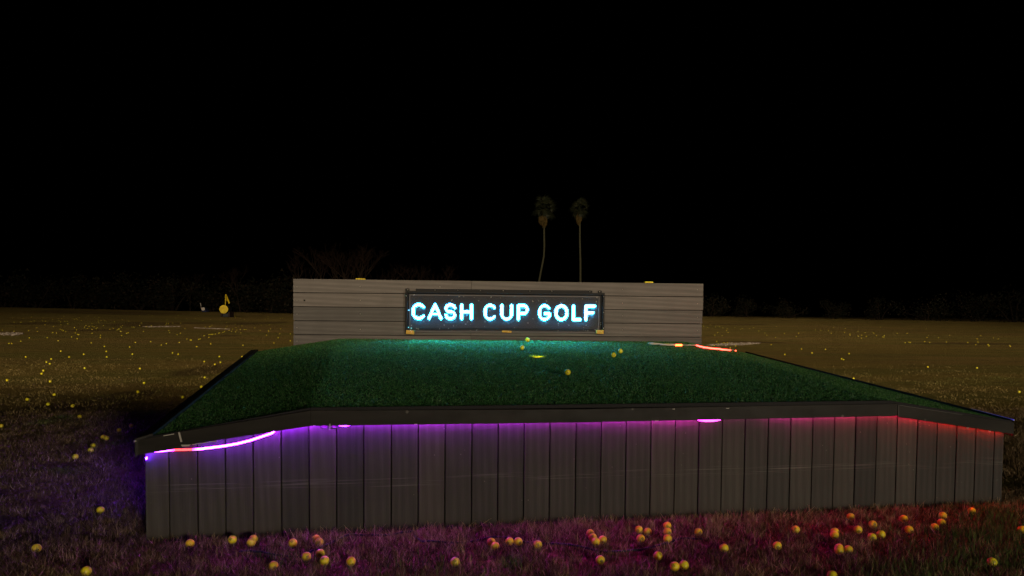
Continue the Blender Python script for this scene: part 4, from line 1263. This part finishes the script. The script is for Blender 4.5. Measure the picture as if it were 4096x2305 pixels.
# ------------------------------------------------------------------ range targets
def range_target(cx, cy, r_px, by, flag_pts, pole_x, pole_top, face, drum, stand, label):
    base = ground_hit(cx + r_px * 0.3, by)
    Y = base[1]; s = Y / F
    R_ = r_px * s
    t = thing('range_target', label, 'target', base)
    def P(px, py, dy=0.0):
        d = ray(px, py); return CAM + d * ((Y + dy) / d[1]) - base
    c = P(cx, cy)
    n = 28; ax = np.array([-0.08, 0.99, -0.02]); ax /= np.linalg.norm(ax)
    e1 = np.cross(ax, [0, 0, 1.0]); e1 /= np.linalg.norm(e1); e2 = np.cross(e1, ax)
    ring = lambda q, r: [q + r * (e1 * math.cos(2 * PI * j / n) + e2 * math.sin(2 * PI * j / n)) for j in range(n)]
    def lathe(name, prof, m):
        v, f = [], []
        for (d, r) in prof:
            v += ring(c + ax * d, r)
        for a in range(len(prof) - 1):
            for j in range(n):
                f.append((a * n + j, a * n + (j + 1) % n, (a + 1) * n + (j + 1) % n, (a + 1) * n + j))
        f.append(tuple(range(n))); f.append(tuple((len(prof) - 1) * n + j for j in range(n))[::-1])
        return link_mesh(name, v, f, m, t)
    lathe('face', [(0.0, R_ * 0.95), (0.01, R_), (0.05, R_), (0.06, R_ * 0.97)], face)
    lathe('drum', [(0.062, R_ * 0.94), (0.3, R_ * 0.97), (0.33, R_), (0.36, R_ * 0.97), (0.7, R_ * 0.97), (0.73, R_), (0.76, R_ * 0.97), (1.15, R_ * 0.94)], drum)
    for (dx, w) in ((-0.78, 0.36), (0.98, 0.4)):
        MB().box(c[0] + dx * R_, c[0] + (dx + w) * R_, 0.02, 1.0, -0.06, c[2] - R_ * 0.6).build('stand_leg', stand, t, bevel=0.01)
    MB().box(c[0] - 0.4 * R_, c[0] + 0.95 * R_, 0.15, 0.85, 0.02, c[2] - R_ * 0.99).build('cradle', drum, t, bevel=0.01)
    p0 = P(pole_x[0], cy, 0.35); p1 = P(pole_x[1], pole_top, 0.35)
    MB().tube([p0, p1], 0.028, 6).build('pole', face, t, True)
    fv = [P(x, y, 0.35 + dd) for x, y, dd in flag_pts]
    k_ = len(fv)
    mb = MB().add(fv + [v + np.array([0, 0.02, 0]) for v in fv], [tuple(range(k_)), tuple(range(k_, 2 * k_))[::-1]] + [(j, (j + 1) % k_, k_ + (j + 1) % k_, k_ + j)[::-1] for j in range(k_)])
    mb.build('flag', face, t)
YF = mat('target_yellow', (0.55, 0.40, 0.012), 0.6)
k = N(YF); co = k.n('TexCoord').outputs['Object']; k.base(k.ramp(k.noise(co, 3.5, 4), [(0.35, (0.42, 0.29, 0.010)), (0.6, (0.60, 0.45, 0.014))]))
range_target(894.5, 1237.5, 17, 1269, [(902, 1177.5, 0), (905.5, 1178, 0.1), (919, 1211, 0.5), (915.5, 1216.5, 0.55), (911.5, 1205.5, 0.4), (902, 1204, 0)], (901.5, 901.8), 1177.5,
             YF, mat('drum_blue_black', (0.012, 0.014, 0.022), 0.6), mat('stand_dark', (0.020, 0.009, 0.007), 0.8), 'round yellow drum target with a yellow flag on the left field')
range_target(812.5, 1236.5, 6.8, 1249, [(801, 1212, 0), (803.5, 1213, 0.1), (805.5, 1222, 0.2), (803.5, 1228, 0.1)], (806, 801.2), 1212,
             mat('target_white', (0.42, 0.38, 0.36), 0.6), mat('drum_blue', (0.010, 0.018, 0.06), 0.6), mat('stand_blue', (0.02, 0.03, 0.10), 0.8), 'small round white target with a white flag, farther off')

# ------------------------------------------------------------------ trees beyond the range
BARK = mat('grey_bark', (0.016, 0.011, 0.008), 0.95, 0.05)
TWIG = mat('bare_twigs', (0.012, 0.007, 0.005), 0.95, 0.05)
PBARK = mat('palm_bark', (0.26, 0.215, 0.135), 0.95, 0.05)
k = N(PBARK); co = k.n('TexCoord').outputs['Object']
k.base(k.ramp(k.noise(k.mapping(co, (4, 4, 9)), 1.0, 3), [(0.3, (0.028, 0.028, 0.017)), (0.7, (0.048, 0.047, 0.031))]))
SKIRT = blade_material('dead_fronds', [(0, (0.03, 0.02, 0.006)), (0.6, (0.05, 0.034, 0.012)), (1, (0.07, 0.05, 0.02))], 0.9, 0.05)
FROND = blade_material('palm_leaf', [(0, (0.004, 0.006, 0.002)), (0.6, (0.008, 0.011, 0.004)), (1, (0.018, 0.016, 0.005))], 0.6, 0.25)
LEAF = blade_material('bush_leaf', [(0, (0.0035, 0.0045, 0.002)), (0.5, (0.006, 0.007, 0.003)), (1, (0.016, 0.009, 0.004))], 0.7, 0.1)
def frond_mesh(seed):
    """a fan leaf: petiole and a dozen folded fingers"""
    r = random.Random(seed); v, f = [], []
    L = 1.0
    v += [(0, -0.02, 0), (0, 0.02, 0), (L, 0.015, 0.05), (L, -0.015, 0.05)]; f.append((0, 1, 2, 3))
    n = 15
    for j in range(n):
        a = math.radians(-82 + 164 * j / (n - 1)) + r.uniform(-0.05, 0.05)
        l = (0.95 - 0.30 * abs(j - n / 2) / n) * r.uniform(0.85, 1.1)
        d = np.array([math.cos(a), math.sin(a), 0]); s_ = np.array([-math.sin(a), math.cos(a), 0])
        c = np.array([L * 0.95, 0, 0.05]); dr = -0.16 - 0.18 * abs(math.sin(a)) - r.uniform(0, 0.22)
        m_ = c + d * l * 0.55 + np.array([0, 0, -0.02]); e = c + d * l + np.array([0, 0, dr])
        b = len(v)
        v += [c - s_ * 0.015, c + s_ * 0.015, m_ + s_ * 0.052, m_ - s_ * 0.052, e + s_ * 0.01, e - s_ * 0.01]
        f += [(b, b + 1, b + 2, b + 3), (b + 3, b + 2, b + 4, b + 5)]
    me = bpy.data.meshes.new('frond'); me.from_pydata([tuple(map(float, p)) for p in v], [], f); me.update(); me.materials.append(FROND)
    return me
FM = [frond_mesh(i) for i in range(4)]
def palm(trunk_px, crown_px, skirt, label, seed, scale):
    r = random.Random(seed); Y = 100.0
    def P(px, py, dy=0.0):
        d = ray(px, py); return CAM + d * ((Y + dy) / d[1])
    pts = [P(x, y) for x, y in trunk_px]
    foot = pts[0].copy(); foot[2] = float(gz(foot[0], foot[1])) - 0.1
    foot[0] -= (pts[1][0] - pts[0][0]) / (pts[1][2] - pts[0][2]) * (pts[0][2] - foot[2])
    t = thing('palm_tree', label, 'palm tree', foot, 0, 'fan palms behind the backboard')
    pts = [foot] + pts
    dense = []
    for a, b in zip(pts[:-1], pts[1:]):
        for j in range(4):
            dense.append(a * (1 - j / 4) + b * j / 4 - foot)
    dense.append(pts[-1] - foot)
    rad = [0.155 - 0.055 * j / len(dense) + (0.10 * (1 - j / 3) if j < 3 else 0) for j in range(len(dense))]
    MB().tube(dense, rad, 8).build('trunk', PBARK, t, True)
    c = P(*crown_px) - foot
    for j in range(34):
        g = bpy.data.objects.new('frond', FM[j % 4]); C.objects.link(g); g.parent = t
        el = math.radians(r.choice([68, 50, 35, 20, 5, -12, -30, -48]) + r.uniform(-9, 9)); az = j * 2.4 + r.uniform(-0.3, 0.3)
        g.location = tuple(c + np.array([0, 0, r.uniform(-0.25, 0.15)]))
        g.rotation_euler = (r.uniform(-0.5, 0.5), -el, az)
        s_ = scale * r.uniform(0.82, 1.1); g.scale = (s_, s_, s_)
    for (sx_, sy_, sw, sh) in skirt:            # hanging dead leaves
        top = P(sx_, sy_ - sh / 2) - foot; n = 700
        hh = sh / F * Y; ww = sw / F * Y / 2
        u = np.random.RandomState(seed).uniform(0, 1, (n, 3))
        prof = np.sin(PI * np.clip(u[:, 0] * 0.85 + 0.12, 0, 1)) ** 0.7
        a = u[:, 1] * 2 * PI
        Pq = np.stack([top[0] + np.cos(a) * ww * prof, top[1] + np.sin(a) * ww * prof, top[2] - u[:, 0] * hh], 1)
        b = blades('skirt', Pq, -RS.uniform(0.2, 0.5, n), RS.uniform(0.04, 0.10, n), 0.12, SKIRT, t)
    return t
palm([(2156.5, 1125), (2160, 1105), (2168.5, 1062), (2175.5, 1025), (2177.3, 984), (2176.8, 943), (2176.2, 904), (2175.5, 868), (2176.5, 838)], (2177.5, 832), [(2166, 877, 22, 26), (2177, 884, 22, 40)], 'left fan palm with a kinked trunk leaning at its base', 1, 1.02)
palm([(2321.8, 1128), (2321.7, 1050), (2320, 985), (2319.3, 943), (2319.5, 905), (2320, 880), (2320.5, 840)], (2319.5, 836), [(2316, 873, 21, 36)], 'right fan palm with a straight slender trunk', 2, 0.88)

def grow(seed, height):
    """a bare deciduous tree: limbs into one mesh, twigs into another"""
    r = random.Random(seed); limbs, twigs = MB(), MB()
    def go(p, d, l, rad, lev):
        n = 3; pts = [p]; q = p.copy(); dd = d.copy()
        for j in range(n):
            dd = dd + np.array([r.uniform(-1, 1), r.uniform(-1, 1), r.uniform(-0.2, 0.6)]) * 0.16; dd /= np.linalg.norm(dd)
            q = q + dd * l / n; pts.append(q)
        (limbs if lev < 3 else twigs).tube(pts, [rad * (1 - 0.14 * j) for j in range(n + 1)], 5 if lev < 3 else 3)
        if lev >= 5:
            return
        for j in range(3 if lev else 4):
            a = r.uniform(0, 2 * PI); sp_ = r.uniform(0.35, 0.85)
            nd = dd + sp_ * np.array([math.cos(a), math.sin(a), r.uniform(-0.1, 0.35)]); nd /= np.linalg.norm(nd)
            st = pts[r.choice([2, 3])]
            go(st, nd, l * r.uniform(0.58, 0.80), rad * 0.55, lev + 1)
    go(np.zeros(3), np.array([r.uniform(-0.12, 0.12), 0, 1.0]), height * 0.33, height * 0.018, 0)
    return limbs, twigs
TREES = []
for i in range(3):
    l_, t_ = grow(20 + i, 1.0)
    a = l_.build('trunk', BARK); b = t_.build('crown', TWIG)
    TREES.append((a, b))
def bare_tree(i, px, Y, top_py, label, first=[0, 0, 0]):
    d = ray(px, top_py); top = CAM + d * (Y / d[1]); z = float(gz(top[0], Y)) - 0.08
    t = thing('bare_tree', label, 'tree', (top[0], Y, z), random.uniform(0, 6), 'bare trees along the far edge of the range')
    zmax = max(v.co.z for v in TREES[i][1].data.vertices)
    s_ = (top[2] - z) / zmax
    for src in TREES[i]:
        o = src if not first[i] else src.copy()
        if first[i]:
            C.objects.link(o)
        o.parent = t
    first[i] = 1
    t.scale = (s_, s_, s_)
for i, px, Y, py, l in ((0, 1225, 92, 1010, 'bare forked tree above the left end of the backboard'), (1, 1290, 95, 985, 'tall bare tree second from the left above the backboard'), (2, 1345, 93, 970, 'bare tree with fine upright twigs above the backboard'),
                        (0, 1400, 91, 965, 'wide bare tree left of the yellow block above the backboard'), (1, 1452, 94, 985, 'bare tree right above the left yellow block'), (2, 960, 92, 1055, 'low bare tree right of the yellow target'),
                        (0, 760, 96, 1085, 'bare tree behind the white target'), (1, 1560, 99, 1060, 'faint bare tree left of the sign, above the wall'), (2, 1660, 98, 1045, 'faint bare tree above the left end of the sign'), (0, 1760, 99, 1050, 'faint bare tree above the middle letters of CASH')):
    bare_tree(i, px, Y, py, l)
BUSH = []
for i in range(3):
    r = np.random.RandomState(40 + i); n = 1500
    cl = np.stack([r.normal(0, 0.42, 14), r.normal(0, 0.3, 14), r.uniform(0.15, 0.9, 14)], 1)
    q = cl[r.randint(0, 14, n)] + r.normal(0, 0.15, (n, 3)); q[:, 2] = np.abs(q[:, 2])
    o = blades('foliage', q, r.uniform(-0.02, 0.09, n), r.uniform(0.03, 0.08, n), 1.0, LEAF)
    mb = MB()
    for j in range(5):
        mb.tube([(0.05 * j - 0.1, 0, -0.05), (cl[j][0] * 0.5, cl[j][1] * 0.5, cl[j][2] * 0.55), tuple(cl[j])], [0.03, 0.02, 0.008], 5)
    BUSH.append((o, mb.build('stem', BARK)))
BW = ['broad dark bush', 'rounded leafy bush', 'ragged brown-green bush']
SPOT = [(25, 1095, 'at the far left edge'), (150, 1120, 'second from the left edge'), (290, 1112, 'left of the big gap'), (420, 1100, 'above the pale field edge'), (560, 1110, 'left of the white target'), (690, 1125, 'just left of the white target'),
        (850, 1130, 'between the two round targets'), (985, 1135, 'right of the yellow target'), (1080, 1125, 'left of the backboard'), (1150, 1110, 'touching the backboard edge'), (2850, 1190, 'just right of the backboard'),
        (2990, 1200, 'second right of the backboard'), (3150, 1205, 'above the right field'), (3330, 1210, 'above the touching balls'), (3520, 1200, 'right of the middle of the right field'), (3720, 1190, 'near the right side'), (3900, 1180, 'second from the right edge'), (4060, 1170, 'at the far right edge')]
used = [0, 0, 0]
for j, (px, py, wh) in enumerate(SPOT):
    i = j % 3; Y = 91 + (j * 37 % 5)
    d = ray(px, py); top = CAM + d * (Y / d[1]); z = float(gz(top[0], Y)) - 0.05
    t = thing('bush', BW[i] + ' in the dark treeline, ' + wh, 'bush', (top[0], Y, z), random.uniform(0, 6), 'bushes along the far edge of the range')
    s_ = max(1.5, (top[2] - z) / 1.02)
    t.scale = (s_ * 1.25, s_ * 1.0, s_)
    for src in BUSH[i]:
        o = src if not used[i] else src.copy()
        if used[i]:
            C.objects.link(o)
        o.parent = t
    used[i] = 1
